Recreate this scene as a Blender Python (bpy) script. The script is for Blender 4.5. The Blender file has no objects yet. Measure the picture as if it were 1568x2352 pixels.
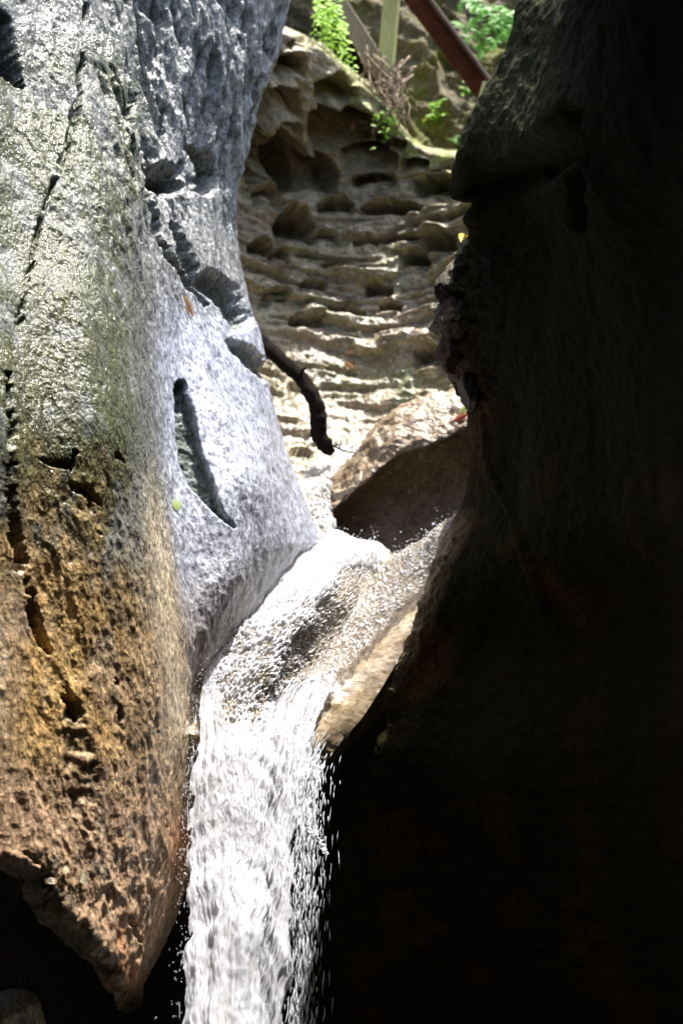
import bpy, math, random
import numpy as np
from mathutils import Vector, Matrix
from mathutils.bvhtree import BVHTree

random.seed(7)
rng = np.random.default_rng(7)
sc = bpy.context.scene
col = sc.collection

# ------------------------------------------------------------------ camera
PITCH = math.radians(8.0)
TV = 0.30                       # tan of half the vertical field of view
TH = TV * 682 / 1024
cam_d = bpy.data.cameras.new('camera')
cam_d.sensor_fit = 'VERTICAL'
cam_d.sensor_height = 36.0
cam_d.lens = 18.0 / TV
cam_d.clip_start = 0.05
cam_d.clip_end = 500
cam_d.dof.use_dof = True
cam_d.dof.focus_distance = 7.9
cam_d.dof.aperture_fstop = 1.8
cam = bpy.data.objects.new('camera', cam_d)
col.objects.link(cam)
cam.rotation_euler = (math.radians(90) + PITCH, 0, 0)
sc.camera = cam

# ------------------------------------------------------------------ sky and sun
SUN = Vector((0.18, 0.03, 0.97)).normalized()
world = bpy.data.worlds.new('World')
sc.world = world
world.use_nodes = True
wn = world.node_tree
for n in list(wn.nodes):
    wn.nodes.remove(n)
sky = wn.nodes.new('ShaderNodeTexSky')
sky.sky_type = 'NISHITA'
sky.sun_disc = False
sky.dust_density = 3.0
sky.ozone_density = 0.5
sky.sun_elevation = math.asin(SUN.z)
sky.sun_rotation = math.atan2(SUN.x, SUN.y)
bg = wn.nodes.new('ShaderNodeBackground')
bg.inputs['Strength'].default_value = 0.15
wo = wn.nodes.new('ShaderNodeOutputWorld')
wn.links.new(sky.outputs[0], bg.inputs['Color'])
wn.links.new(bg.outputs[0], wo.inputs['Surface'])
sl = bpy.data.lights.new('sun', 'SUN')
sl.energy = 4.4
sl.angle = math.radians(0.5)
sl.color = (1.0, 0.97, 0.93)
so = bpy.data.objects.new('sun', sl)
col.objects.link(so)
so.rotation_euler = SUN.to_track_quat('Z', 'Y').to_euler()
so.location = (0, 8, 12)

sc.view_settings.view_transform = 'Standard'
sc.view_settings.look = 'None'
sc.view_settings.gamma = 1.0
sc.view_settings.exposure = 1.5
sc.cycles.use_denoising = True
sc.cycles.max_bounces = 4
sc.cycles.use_adaptive_sampling = True
sc.cycles.adaptive_threshold = 0.04
sc.cycles.transparent_max_bounces = 8
sc.cycles.sample_clamp_indirect = 6.0
sc.cycles.caustics_reflective = False
sc.cycles.caustics_refractive = False

# ------------------------------------------------------------------ numeric helpers
CP, SP = math.cos(PITCH), math.sin(PITCH)

def W(px, py, d):
    """a point of the place d metres ahead of the camera, seen at picture point (px, py) of 1568 x 2352"""
    px = np.asarray(px, float); py = np.asarray(py, float); d = np.asarray(d, float)
    xn = (px - 784.0) / 784.0 * TH
    yn = (1176.0 - py) / 1176.0 * TV
    return np.stack([d * xn, d * (CP - yn * SP), d * (SP + yn * CP)], -1)

_perm = np.random.default_rng(3).permutation(256)
_perm = np.concatenate([_perm, _perm, _perm]).astype(np.int32)
_grad = np.random.default_rng(4).normal(size=(256, 3)).astype(np.float32)
_grad /= np.linalg.norm(_grad, axis=1, keepdims=True)

def gnoise(p):
    """gradient noise, roughly -0.7..0.7"""
    p = np.asarray(p, np.float32)
    sh = p.shape[:-1]
    p = p.reshape(-1, 3)
    i = np.floor(p).astype(np.int32)
    f = p - i
    w = f * f * f * (f * (f * 6 - 15) + 10)
    i &= 255
    out = np.zeros(len(p), np.float32)
    for dx in (0, 1):
        wx = w[:, 0] if dx else 1 - w[:, 0]
        a = _perm[i[:, 0] + dx]
        for dy in (0, 1):
            wy = w[:, 1] if dy else 1 - w[:, 1]
            b = _perm[a + i[:, 1] + dy]
            for dz in (0, 1):
                wz = w[:, 2] if dz else 1 - w[:, 2]
                g = _grad[_perm[b + i[:, 2] + dz]]
                out += wx * wy * wz * (g[:, 0] * (f[:, 0] - dx) + g[:, 1] * (f[:, 1] - dy) + g[:, 2] * (f[:, 2] - dz))
    return out.reshape(sh)

def fbm(p, octv=5, gain=0.5, lac=2.03, ridged=False):
    p = np.asarray(p, np.float32)
    s = 0; a = 1.0; t = 0
    for k in range(octv):
        n = gnoise(p * (lac ** k) + k * 17.3)
        if ridged:
            n = 0.5 - np.abs(n) * 1.6
        s = s + a * n
        t += a
        a *= gain
    return s / t

def sstep(a, b, x):
    t = np.clip((x - a) / (b - a), 0, 1)
    return t * t * (3 - 2 * t)

def v3(x, y, z):
    return np.stack(np.broadcast_arrays(x, y, z), -1)

def tab(t, y, k):
    a = np.array(t, float)
    return np.interp(y, a[:, 0], a[:, k])

def smooth1(a, n):
    if n < 1:
        return a
    k = np.hanning(2 * n + 3)[1:-1]; k /= k.sum()
    p = np.concatenate([np.repeat(a[:1], n, 0), a, np.repeat(a[-1:], n, 0)])
    return np.stack([np.convolve(p[:, j], k, 'valid') for j in range(a.shape[1])], 1)

def hermite(C, seg):
    """C: rows x K x c control points -> rows x n x c, Catmull-Rom through the columns"""
    K = C.shape[1]
    m = np.zeros_like(C)
    m[:, 1:-1] = (C[:, 2:] - C[:, :-2]) * 0.5
    m[:, 0] = C[:, 1] - C[:, 0]
    m[:, -1] = C[:, -1] - C[:, -2]
    out = []
    for k in range(K - 1):
        t = np.linspace(0, 1, seg[k], endpoint=(k == K - 2))[None, :, None]
        h00 = 2 * t**3 - 3 * t**2 + 1; h10 = t**3 - 2 * t**2 + t
        h01 = -2 * t**3 + 3 * t**2; h11 = t**3 - t**2
        out.append(h00 * C[:, k:k+1] + h10 * m[:, k:k+1] + h01 * C[:, k+1:k+2] + h11 * m[:, k+1:k+2])
    return np.concatenate(out, 1)

def loft(rows, cols, seg, sm=0):
    """cols: tables of (py, px, d); returns arrays px, py, d"""
    rows = np.asarray(rows, float)
    C = np.stack([np.stack([tab(c, rows, 1), tab(c, rows, 2)], -1) for c in cols], 1)
    if sm:
        for k in range(C.shape[1]):
            s = sm[k] if isinstance(sm, (list, tuple)) else sm
            C[:, k] = smooth1(C[:, k], s)
    G = hermite(C, seg)
    px, d = G[..., 0], G[..., 1]
    return px, np.broadcast_to(rows[:, None], px.shape).copy(), d

def normals(P):
    n = np.cross(np.gradient(P, axis=1), np.gradient(P, axis=0))
    n /= np.linalg.norm(n, axis=-1, keepdims=True) + 1e-9
    return n

def seg_dist(px, py, path):
    """distance to a polyline of (x, y, width): returns min of distance/width"""
    best = np.full(px.shape, 1e9)
    for (x0, y0, w0), (x1, y1, w1) in zip(path[:-1], path[1:]):
        dx, dy = x1 - x0, y1 - y0
        t = np.clip(((px - x0) * dx + (py - y0) * dy) / (dx * dx + dy * dy + 1e-9), 0, 1)
        w = w0 + t * (w1 - w0)
        best = np.minimum(best, np.hypot(px - x0 - t * dx, py - y0 - t * dy) / w)
    return best

def link(o, parent=None):
    col.objects.link(o)
    if parent is not None:
        o.parent = parent
    return o

def grid_mesh(name, P, mat, tint=None, attrs=None, keep=None, parent=None, flip=False):
    nr, nc = P.shape[:2]
    idx = np.arange(nr * nc).reshape(nr, nc)
    q = np.stack([idx[:-1, :-1], idx[1:, :-1], idx[1:, 1:], idx[:-1, 1:]], -1).reshape(-1, 4)
    if flip:
        q = q[:, ::-1]
    if keep is not None:
        q = q[keep.reshape(-1)]
        used = np.unique(q)
        remap = np.full(nr * nc, -1); remap[used] = np.arange(len(used))
        q = remap[q]
    else:
        used = None
    V = P.reshape(-1, 3)
    if used is not None:
        V = V[used]
    o = raw_mesh(name, V, q, mat, parent)
    me = o.data
    def put(nm, arr, kind):
        arr = arr.reshape(nr * nc, -1)
        if used is not None:
            arr = arr[used]
        a = me.attributes.new(nm, kind, 'POINT')
        if kind == 'FLOAT_COLOR':
            full = np.ones((len(arr), 4), np.float32); full[:, :3] = arr
            a.data.foreach_set('color', full.ravel())
        else:
            a.data.foreach_set('value', arr.astype(np.float32).ravel())
    if tint is not None:
        put('tint', np.clip(tint, 0, 1), 'FLOAT_COLOR')
    for k, v in (attrs or {}).items():
        put(k, v, 'FLOAT')
    return o

def raw_mesh(name, V, F, mat, parent=None, smooth=True):
    me = bpy.data.meshes.new(name)
    V = np.asarray(V, np.float32); F = np.asarray(F, np.int32)
    me.vertices.add(len(V)); me.vertices.foreach_set('co', V.ravel())
    k = F.shape[1]
    me.loops.add(F.size); me.loops.foreach_set('vertex_index', F.ravel())
    me.polygons.add(len(F)); me.polygons.foreach_set('loop_start', np.arange(0, F.size, k, dtype=np.int32))
    me.polygons.foreach_set('use_smooth', np.full(len(F), smooth))
    me.update(calc_edges=True)
    me.materials.append(mat)
    return link(bpy.data.objects.new(name, me), parent)

def tag(o, label=None, cat=None, group=None, kind=None):
    if label: o['label'] = label
    if cat: o['category'] = cat
    if group: o['group'] = group
    if kind: o['kind'] = kind
    return o

def empty(name, loc=(0, 0, 0)):
    o = bpy.data.objects.new(name, None)
    o.empty_display_size = 0.1
    o.location = loc
    return link(o)

def mixc(a, b, m):
    return a * (1 - m[..., None]) + np.asarray(b, float) * m[..., None]

# ------------------------------------------------------------------ materials
def new_mat(name):
    m = bpy.data.materials.new(name)
    m.use_nodes = True
    nt = m.node_tree
    return m, nt, nt.nodes['Principled BSDF'], nt.nodes, nt.links

def noise_node(nt, scale, detail=6, rough=0.6, vec=None):
    n = nt.nodes.new('ShaderNodeTexNoise')
    n.inputs['Scale'].default_value = scale
    n.inputs['Detail'].default_value = detail
    n.inputs['Roughness'].default_value = rough
    if vec is not None:
        nt.links.new(vec, n.inputs['Vector'])
    return n

def ramp(nt, src, p0, p1, c0=(0, 0, 0, 1), c1=(1, 1, 1, 1)):
    r = nt.nodes.new('ShaderNodeValToRGB')
    r.color_ramp.elements[0].position = p0; r.color_ramp.elements[1].position = p1
    r.color_ramp.elements[0].color = c0; r.color_ramp.elements[1].color = c1
    nt.links.new(src, r.inputs['Fac'])
    return r

def mrange(nt, src, a, b, c, d):
    r = nt.nodes.new('ShaderNodeMapRange')
    for k, v in zip(('From Min', 'From Max', 'To Min', 'To Max'), (a, b, c, d)):
        r.inputs[k].default_value = v
    nt.links.new(src, r.inputs['Value'])
    return r

def coords(nt, scale=(1, 1, 1), rot=(0, 0, 0)):
    tc = nt.nodes.new('ShaderNodeTexCoord')
    mp = nt.nodes.new('ShaderNodeMapping')
    mp.inputs['Scale'].default_value = scale
    mp.inputs['Rotation'].default_value = rot
    nt.links.new(tc.outputs['Object'], mp.inputs['Vector'])
    return mp.outputs[0]

def rock_mat(name, glint=90.0, fine=0.9, coarse=0.5, rough=(0.18, 0.5), coat=0.7, stretch=(1, 1, 0.45), spec=0.4, cr=0.12, speck=0.3, grain=False):
    m, nt, b, N, L = new_mat(name)
    at = N.new('ShaderNodeAttribute'); at.attribute_name = 'tint'
    wet = N.new('ShaderNodeAttribute'); wet.attribute_name = 'wet'
    v = coords(nt, stretch)
    n1 = noise_node(nt, 24, 4, 0.7, v)
    hsv = N.new('ShaderNodeHueSaturation')
    L.new(at.outputs['Color'], hsv.inputs['Color'])
    mv = N.new('ShaderNodeMath'); mv.operation = 'MULTIPLY'
    L.new(mrange(nt, n1.outputs['Fac'], 0.25, 0.75, 0.5, 1.5).outputs[0], mv.inputs[0])
    L.new(mv.outputs[0], hsv.inputs['Value'])
    hsv.inputs['Saturation'].default_value = 1.15
    L.new(hsv.outputs[0], b.inputs['Base Color'])
    # relief: pitted grain and glint facets in one height
    n2 = noise_node(nt, glint, 2, 0.65, v)
    L.new(mrange(nt, n2.outputs['Fac'], 0.36, 0.62, 1 - speck, 1 + speck).outputs[0], mv.inputs[1])
    ad = N.new('ShaderNodeMath'); ad.operation = 'MULTIPLY_ADD'
    ad.inputs[1].default_value = coarse * 5
    L.new(n1.outputs['Fac'], ad.inputs[0])
    L.new(n2.outputs['Fac'], ad.inputs[2])
    b3 = N.new('ShaderNodeBump'); b3.inputs['Strength'].default_value = 1.0; b3.inputs['Distance'].default_value = 0.012 * fine
    if grain:
        ga = N.new('ShaderNodeAttribute'); ga.attribute_name = 'grain'
        gm = N.new('ShaderNodeMath'); gm.operation = 'MULTIPLY'
        L.new(ad.outputs[0], gm.inputs[0]); L.new(ga.outputs['Fac'], gm.inputs[1])
        L.new(gm.outputs[0], b3.inputs['Height'])
    else:
        L.new(ad.outputs[0], b3.inputs['Height'])
    L.new(b3.outputs[0], b.inputs['Normal'])
    L.new(b3.outputs[0], b.inputs['Coat Normal'])
    rr = mrange(nt, n1.outputs['Fac'], 0.3, 0.7, rough[0], rough[1])
    L.new(rr.outputs[0], b.inputs['Roughness'])
    cw = N.new('ShaderNodeMath'); cw.operation = 'MULTIPLY'
    cw.inputs[1].default_value = coat
    L.new(wet.outputs['Fac'], cw.inputs[0])
    L.new(cw.outputs[0], b.inputs['Coat Weight'])
    b.inputs['Coat Roughness'].default_value = cr
    b.inputs['Coat IOR'].default_value = 1.4
    b.inputs['Specular IOR Level'].default_value = spec
    return m

M_left = rock_mat('wet_pillar_rock', glint=58, fine=1.0, coarse=0.3, rough=(0.5, 0.8), coat=1.0, stretch=(1, 1, 0.5), spec=0.25, cr=0.22, speck=0.45, grain=True)
M_back = rock_mat('scalloped_rock', glint=80, fine=0.8, coarse=0.3, rough=(0.3, 0.6), coat=0.9, stretch=(0.6, 0.6, 1.0), cr=0.25)
M_right = rock_mat('shaded_rock', glint=60, fine=0.25, coarse=0.6, rough=(0.75, 0.95), coat=0.3, spec=0.03, stretch=(1, 1, 0.8))
M_gully = rock_mat('mossy_rock', glint=40, fine=1.0, coarse=0.8, rough=(0.6, 0.9), coat=0.05, stretch=(1, 1, 1))
M_bed = rock_mat('water_worn_rock', glint=50, fine=0.12, coarse=0.3, rough=(0.15, 0.35), coat=0.9, stretch=(0.6, 0.6, 1))

def water_mat():
    m, nt, b, N, L = new_mat('rushing_water')
    foam = N.new('ShaderNodeAttribute'); foam.attribute_name = 'foam'
    tint = N.new('ShaderNodeAttribute'); tint.attribute_name = 'tint'
    vi = coords(nt)
    n = noise_node(nt, 120, 4, 0.6, vi)
    bp = N.new('ShaderNodeBump'); bp.inputs['Strength'].default_value = 0.3; bp.inputs['Distance'].default_value = 0.004
    L.new(n.outputs['Fac'], bp.inputs['Height'])
    mx = N.new('ShaderNodeMix'); mx.data_type = 'RGBA'
    L.new(foam.outputs['Fac'], mx.inputs[0])
    L.new(tint.outputs['Color'], mx.inputs[6])
    mx.inputs[7].default_value = (0.72, 0.73, 0.77, 1)
    L.new(mx.outputs[2], b.inputs['Base Color'])
    L.new(mrange(nt, foam.outputs['Fac'], 0, 1, 0.1, 0.45).outputs[0], b.inputs['Roughness'])
    L.new(bp.outputs[0], b.inputs['Normal'])
    b.inputs['IOR'].default_value = 1.33
    tr = N.new('ShaderNodeBsdfTranslucent'); tr.inputs['Color'].default_value = (0.75, 0.77, 0.82, 1)
    m1 = N.new('ShaderNodeMixShader')
    L.new(mrange(nt, foam.outputs['Fac'], 0, 1, 0.0, 0.5).outputs[0], m1.inputs[0])
    L.new(b.outputs[0], m1.inputs[1]); L.new(tr.outputs[0], m1.inputs[2])
    tp = N.new('ShaderNodeBsdfTransparent')
    m2 = N.new('ShaderNodeMixShader')
    L.new(mrange(nt, foam.outputs['Fac'], 0, 0.5, 0.35, 0.0).outputs[0], m2.inputs[0])
    L.new(m1.outputs[0], m2.inputs[1]); L.new(tp.outputs[0], m2.inputs[2])
    L.new(m2.outputs[0], nt.nodes['Material Output'].inputs['Surface'])
    return m
M_water = water_mat()

def drop_mat():
    m, nt, b, N, L = new_mat('white_spray')
    b.inputs['Base Color'].default_value = (0.88, 0.9, 0.93, 1)
    b.inputs['Roughness'].default_value = 0.2
    b.inputs['IOR'].default_value = 1.33
    tr = N.new('ShaderNodeBsdfTranslucent'); tr.inputs['Color'].default_value = (0.92, 0.94, 0.97, 1)
    m1 = N.new('ShaderNodeMixShader'); m1.inputs[0].default_value = 0.45
    L.new(b.outputs[0], m1.inputs[1]); L.new(tr.outputs[0], m1.inputs[2])
    L.new(m1.outputs[0], nt.nodes['Material Output'].inputs['Surface'])
    return m
M_spray = drop_mat()

def simple_mat(name, c0, c1, scale=20, rough=0.7, bump=0.4, stretch=(1, 1, 1), spec=0.4):
    m, nt, b, N, L = new_mat(name)
    v = coords(nt, stretch)
    n = noise_node(nt, scale, 8, 0.65, v)
    r = ramp(nt, n.outputs['Fac'], 0.3, 0.7, (*c0, 1), (*c1, 1))
    L.new(r.outputs[0], b.inputs['Base Color'])
    b.inputs['Roughness'].default_value = rough
    b.inputs['Specular IOR Level'].default_value = spec
    bp = N.new('ShaderNodeBump'); bp.inputs['Strength'].default_value = bump; bp.inputs['Distance'].default_value = 0.01
    L.new(n.outputs['Fac'], bp.inputs['Height'])
    L.new(bp.outputs[0], b.inputs['Normal'])
    return m

def leaf_mat(name, c0, c1, trans=0.45):
    m = simple_mat(name, c0, c1, 30, 0.45, 0.2)
    nt = m.node_tree; N = nt.nodes; L = nt.links
    b = N['Principled BSDF']
    tr = N.new('ShaderNodeBsdfTranslucent')
    tr.inputs['Color'].default_value = tuple(min(1, 1.6 * x) for x in c1) + (1,)
    ms = N.new('ShaderNodeMixShader'); ms.inputs[0].default_value = trans
    L.new(b.outputs[0], ms.inputs[1]); L.new(tr.outputs[0], ms.inputs[2])
    L.new(ms.outputs[0], N['Material Output'].inputs['Surface'])
    return m

M_bark = simple_mat('wet_black_bark', (0.005, 0.004, 0.003), (0.014, 0.009, 0.007), 40, 0.95, 0.8, (1, 1, 0.3), spec=0.08)
M_post = simple_mat('algae_stained_timber', (0.34, 0.34, 0.12), (0.52, 0.52, 0.24), 30, 0.75, 0.3, (3, 3, 0.3))
M_plank = simple_mat('weathered_grey_timber', (0.16, 0.13, 0.09), (0.30, 0.25, 0.19), 30, 0.85, 0.4, (3, 3, 0.3))
M_rust = simple_mat('rusty_red_steel', (0.035, 0.009, 0.004), (0.09, 0.024, 0.010), 18, 0.9, 0.3, spec=0.1)
M_beam_hi = simple_mat('beam_edge_highlight', (0.07, 0.04, 0.03), (0.14, 0.09, 0.07), 30, 0.5, 0.3)  # paler top flange, its greyish pink highlights painted into the colour
M_root = simple_mat('dry_root', (0.12, 0.08, 0.05), (0.30, 0.22, 0.15), 60, 0.85, 0.4)
M_fern = leaf_mat('fern_leaflet', (0.22, 0.40, 0.02), (0.36, 0.58, 0.04), 0.5)
M_leafd = leaf_mat('dark_green_leaf', (0.06, 0.20, 0.015), (0.14, 0.36, 0.03))
M_leafy = leaf_mat('yellow_leaf', (0.5, 0.42, 0.02), (0.65, 0.55, 0.04), 0.3)
M_leafo = leaf_mat('orange_leaf', (0.42, 0.22, 0.08), (0.55, 0.32, 0.14), 0.3)
M_leafp = leaf_mat('pink_leaf', (0.6, 0.32, 0.25), (0.75, 0.45, 0.38), 0.3)
M_leafr = leaf_mat('red_leaf', (0.32, 0.09, 0.05), (0.45, 0.14, 0.08), 0.3)
M_leafk = leaf_mat('dark_leaf', (0.02, 0.02, 0.01), (0.05, 0.04, 0.02), 0.1)
M_leafc = leaf_mat('cream_leaf', (0.5, 0.44, 0.28), (0.62, 0.56, 0.38), 0.2)
M_leafg = leaf_mat('pale_green_leaf', (0.3, 0.42, 0.14), (0.45, 0.55, 0.22), 0.3)

# ------------------------------------------------------------------ left canyon wall
def build_left():
    rows = np.concatenate([np.linspace(-420, -30, 40, endpoint=False), np.linspace(-30, 2320, 860)])
    A = [(-900, -900, 5.6), (300, -900, 5.3), (1000, -900, 4.6), (2352, -900, 4.9)]
    B = [(-900, -260, 7.4), (0, -260, 7.2), (400, -260, 6.8), (1000, -260, 6.1), (1500, -260, 5.85), (2352, -260, 5.9)]
    C = [(-900, 40, 8.5), (0, 40, 8.2), (300, 40, 7.8), (700, 40, 7.15), (1000, 40, 6.85), (1300, 40, 6.7), (1600, 50, 6.55), (1900, 60, 6.45), (2352, 80, 6.35)]
    D = [(-900, 190, 8.9), (0, 190, 8.55), (300, 190, 8.1), (700, 200, 7.35), (1000, 210, 7.05), (1300, 210, 6.92), (1600, 210, 6.8), (1950, 210, 6.7), (2200, 235, 6.66), (2352, 270, 6.66)]
    E = [(-900, 290, 9.15), (0, 290, 8.9), (350, 290, 8.4), (700, 305, 7.75), (1000, 320, 7.4), (1300, 340, 7.25), (1600, 360, 7.2), (1900, 370, 7.15), (2100, 350, 7.08), (2200, 320, 6.98), (2300, 285, 6.92), (2352, 280, 6.92)]
    F = [(-900, 350, 9.3), (0, 345, 9.1), (350, 335, 8.75), (700, 350, 8.2), (900, 362, 7.95), (1000, 370, 7.9), (1200, 385, 7.75), (1400, 410, 7.65), (1550, 432, 7.65), (1700, 449, 7.7), (1800, 440, 7.7), (1850, 436, 7.7), (1950, 449, 7.7), (2040, 432, 7.62), (2120, 402, 7.52), (2220, 352, 7.4), (2290, 300, 7.3), (2352, 290, 7.3)]
    Gc = [(-900, 400, 9.4), (0, 410, 9.25), (350, 400, 8.95), (700, 400, 8.55), (1000, 420, 8.2), (1200, 440, 7.95), (1400, 445, 7.8), (1500, 452, 7.78), (1700, 450, 8.2), (1960, 446, 8.1), (2120, 395, 8.1), (2220, 350, 8.0), (2352, 285, 8.0)]
    H = [(-900, 520, 9.6), (0, 520, 9.5), (350, 470, 9.3), (500, 460, 9.15), (700, 475, 8.95), (900, 520, 8.6), (1100, 580, 8.25), (1250, 590, 8.15), (1330, 565, 8.02), (1430, 515, 7.93), (1550, 475, 7.9), (1700, 452, 8.0), (2352, 250, 8.5)]
    S = [(-900, 690, 10.0), (-60, 665, 10.0), (60, 640, 10.0), (130, 625, 9.95), (200, 596, 9.9), (300, 574, 9.85), (430, 541, 9.8), (520, 537, 9.75), (620, 545, 9.7), (700, 562, 9.65), (780, 592, 9.55), (860, 608, 9.5), (900, 610, 9.45), (1000, 642, 9.35), (1100, 682, 9.25), (1200, 722, 9.15), (1250, 742, 9.15), (1330, 670, 8.85), (1430, 595, 8.45), (1530, 520, 8.22), (1650, 472, 8.15), (1800, 440, 8.4), (2352, 230, 8.9)]
    W1 = [(y, x - 50, d + 0.7) for y, x, d in S]
    W2 = [(y, x - 260, d + 1.7) for y, x, d in S]
    cols = [A, B, C, D, E, F, Gc, H, S, W1, W2]
    seg = [14, 34, 52, 50, 38, 34, 44, 56, 20, 12, 1]
    seg[-1] = 2
    seg = seg[:10]
    px, py, d = loft(rows, cols, seg, [40, 40, 40, 40, 30, 12, 20, 20, 8, 12, 12])
    # lower left edge of the overhang: what lies left of it folds back into the cave
    LB = [(1900, -3000), (1945, -700), (1962, -60), (2000, 55), (2080, 92), (2140, 150), (2200, 208), (2280, 258), (2320, 275)]
    lb = np.interp(py, [a for a, _ in LB], [b for _, b in LB])
    lb = lb + (26 * fbm(v3(py * 0.02, px * 0.004, 3.0), 5, 0.6)) * (lb > -400)
    over = np.clip(lb - px, 0, 900)
    px = np.where(over > 0, lb + 0.06 * over, px)
    d = d + np.where(over > 0, 0.0035 * over, 0) + 0.25 * sstep(60, 0, px - lb) ** 2
    # bottom tip rolls back
    d = d + 0.9 * sstep(2255, 2320, py) ** 1.5
    P = W(px, py, d)
    N = normals(P)
    if N[400, 100, 1] > 0:
        N = -N
    # large waves, flutes and grain
    big = fbm(P * np.array([0.9, 0.9, 0.45]), 3) * 0.16
    q = P * np.array([7.0, 7.0, 1.5])
    q = q + v3(0.6 * gnoise(P * 1.7), 0, 0)
    top = sstep(700, 150, py) * sstep(180, 330, px)
    fl = fbm(q, 4, 0.55, ridged=True)
    flute = (fl - 0.2) * (0.02 + 0.05 * top + 0.035 * sstep(900, 300, py))
    hol = fbm(P * np.array([7.0, 7.0, 2.2]) + 5, 4)
    hol2 = fbm(P * np.array([13.0, 13.0, 2.6]) + 25 + 0.5 * gnoise(P * 3)[..., None], 3)
    hollow = -top * (0.11 * sstep(0.02, 0.32, hol) + 0.06 * sstep(0.05, 0.3, hol2))
    low = sstep(1900, 2150, py)
    blocks = fbm(P * np.array([9, 9, 6]) + 9, 4, ridged=True) * (0.012 + 0.03 * sstep(1750, 2050, py) * sstep(430, 300, px))
    grain = fbm(P * np.array([38, 38, 18]), 3) * 0.008
    tl = v3(P[..., 0] * 7 + P[..., 2] * 2.4, P[..., 1] * 7, P[..., 2] * 2.6)
    grain = grain + (fbm(tl + 50, 5, 0.58, ridged=True) - 0.15) * 0.03 * sstep(900, 1200, py) * sstep(470, 330, px)
    disp = big + flute + hollow + blocks + grain
    # cracks, slots and pockets
    warp = 16 * fbm(v3(px * .025, py * .025, 0.0), 5, 0.62); warq = 16 * fbm(v3(px * .025, py * .025, 5.0), 5, 0.62)
    ax, ay = px + warp, py + warq
    brk = fbm(v3(px * 0.012, py * 0.016, 40.0), 3)
    dark = np.zeros(px.shape)
    def cut(path, depth, power=1.0, paint=0.0, rag=1.5, wk=0.72, soft=False):
        nonlocal disp, dark
        k = seg_dist(px + rag * warp, py + rag * warq, [(x_, y_, w_ * wk) for x_, y_, w_ in path])
        f = sstep(2.0, 0.1, k) * 1.15 if soft else sstep(1.2, 0.6, k) * (0.75 + 0.9 * warq / 16).clip(0.3, 1.3)
        gap = sstep(-0.25, 0.1, brk) if not soft and rag > 0.9 else 1.0
        f = f * gap
        disp = disp - depth * f
        dark = np.maximum(dark, paint * gap * (sstep(1.7, 0.6, k) if soft else sstep(1.1, 0.8, k)))
    cut([(416, 885, 12), (428, 960, 20), (442, 1050, 26), (466, 1105, 26), (490, 1150, 14), (512, 1180, 8), (545, 1205, 4)], 0.09, paint=1.0, rag=0.25, wk=1.0)
    cut([(8, 860, 6), (12, 1000, 10), (10, 1100, 6), (28, 1230, 16), (55, 1320, 18), (78, 1420, 18), (100, 1480, 16), (112, 1500, 8)], 0.13, paint=0.5)
    cut([(150, 1590, 14), (170, 1620, 18), (172, 1680, 30), (180, 1760, 34), (190, 1860, 26), (200, 1900, 16)], 0.025, paint=0.6, wk=1.0)
    cut([(155, 1600, 20), (175, 1650, 10)], 0.12, paint=0.3)
    cut([(92, 1066, 8), (150, 1068, 14)], 0.12, paint=0.4)
    cut([(170, 1040, 8), (160, 1085, 6)], 0.1, paint=0.4)
    cut([(165, 1120, 14), (200, 1130, 18), (222, 1160, 8)], 0.05)
    cut([(195, 1120, 5), (210, 1190, 6), (228, 1230, 3)], 0.05, paint=0.4)
    cut([(265, 1045, 10), (285, 1060, 3)], 0.06, paint=0.4)
    cut([(262, 1560, 5), (270, 1620, 8), (275, 1680, 6)], 0.03, paint=0.8)
    cut([(-40, 20, 30), (-5, 60, 32), (5, 110, 32), (30, 160, 20), (55, 195, 6)], 1.3, paint=1.0, rag=0.4, wk=1.0)
    cut([(-30, 130, 24), (14, 160, 20)], 0.5, paint=0.9)
    cut([(195, 120, 7), (185, 200, 10), (165, 300, 10), (130, 400, 10), (100, 480, 9), (75, 600, 7), (40, 760, 6)], 0.09, paint=0.3)
    cut([(205, 10, 12), (200, 40, 8)], 0.1, paint=0.3)
    cut([(352, 400, 16), (385, 410, 36), (420, 420, 12)], 0.2, paint=0.5, soft=True)
    cut([(455, 350, 14), (478, 400, 22), (470, 430, 18)], 0.17, paint=0.4, soft=True)
    cut([(322, 215, 8), (318, 260, 10)], 0.06, paint=0.4)
    cut([(335, 380, 6), (345, 470, 8), (372, 560, 9), (420, 640, 7), (470, 700, 4)], 0.06, paint=0.6, soft=True)
    cut([(400, 520, 12), (430, 600, 14), (450, 650, 8)], 0.05, paint=0.7, soft=True)
    cut([(480, 650, 26), (520, 690, 26), (545, 740, 22), (530, 720, 20)], 0.09, paint=0.9, soft=True)
    cut([(530, 790, 10), (565, 820, 18), (600, 858, 18)], 0.06, paint=0.9, soft=True)
    cut([(285, 2110, 8), (300, 2140, 12), (320, 2160, 8)], 0.07, paint=0.6)
    cut([(60, 1960, 4), (105, 2010, 5), (120, 2080, 5)], 0.04, paint=0.3)
    P2 = P + N * disp[..., None]
    # rock colours, with some light and shade painted in
    n1 = fbm(P * 3.0, 4); n2 = fbm(P * np.array([14, 14, 5]), 4); n3 = fbm(P * np.array([30, 30, 8]) + 3, 3)
    c = np.zeros(P.shape) + np.array([0.145, 0.15, 0.135])
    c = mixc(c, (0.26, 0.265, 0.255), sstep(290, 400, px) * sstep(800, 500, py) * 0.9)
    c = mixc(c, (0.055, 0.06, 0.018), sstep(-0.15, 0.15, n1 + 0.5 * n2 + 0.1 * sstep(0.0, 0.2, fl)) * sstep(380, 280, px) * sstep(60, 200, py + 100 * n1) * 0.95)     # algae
    lobe = sstep(-12, 30, px - np.interp(py, [a for a, *_ in F], [b for _, b, _ in F])) * sstep(600, 800, py)
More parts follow.
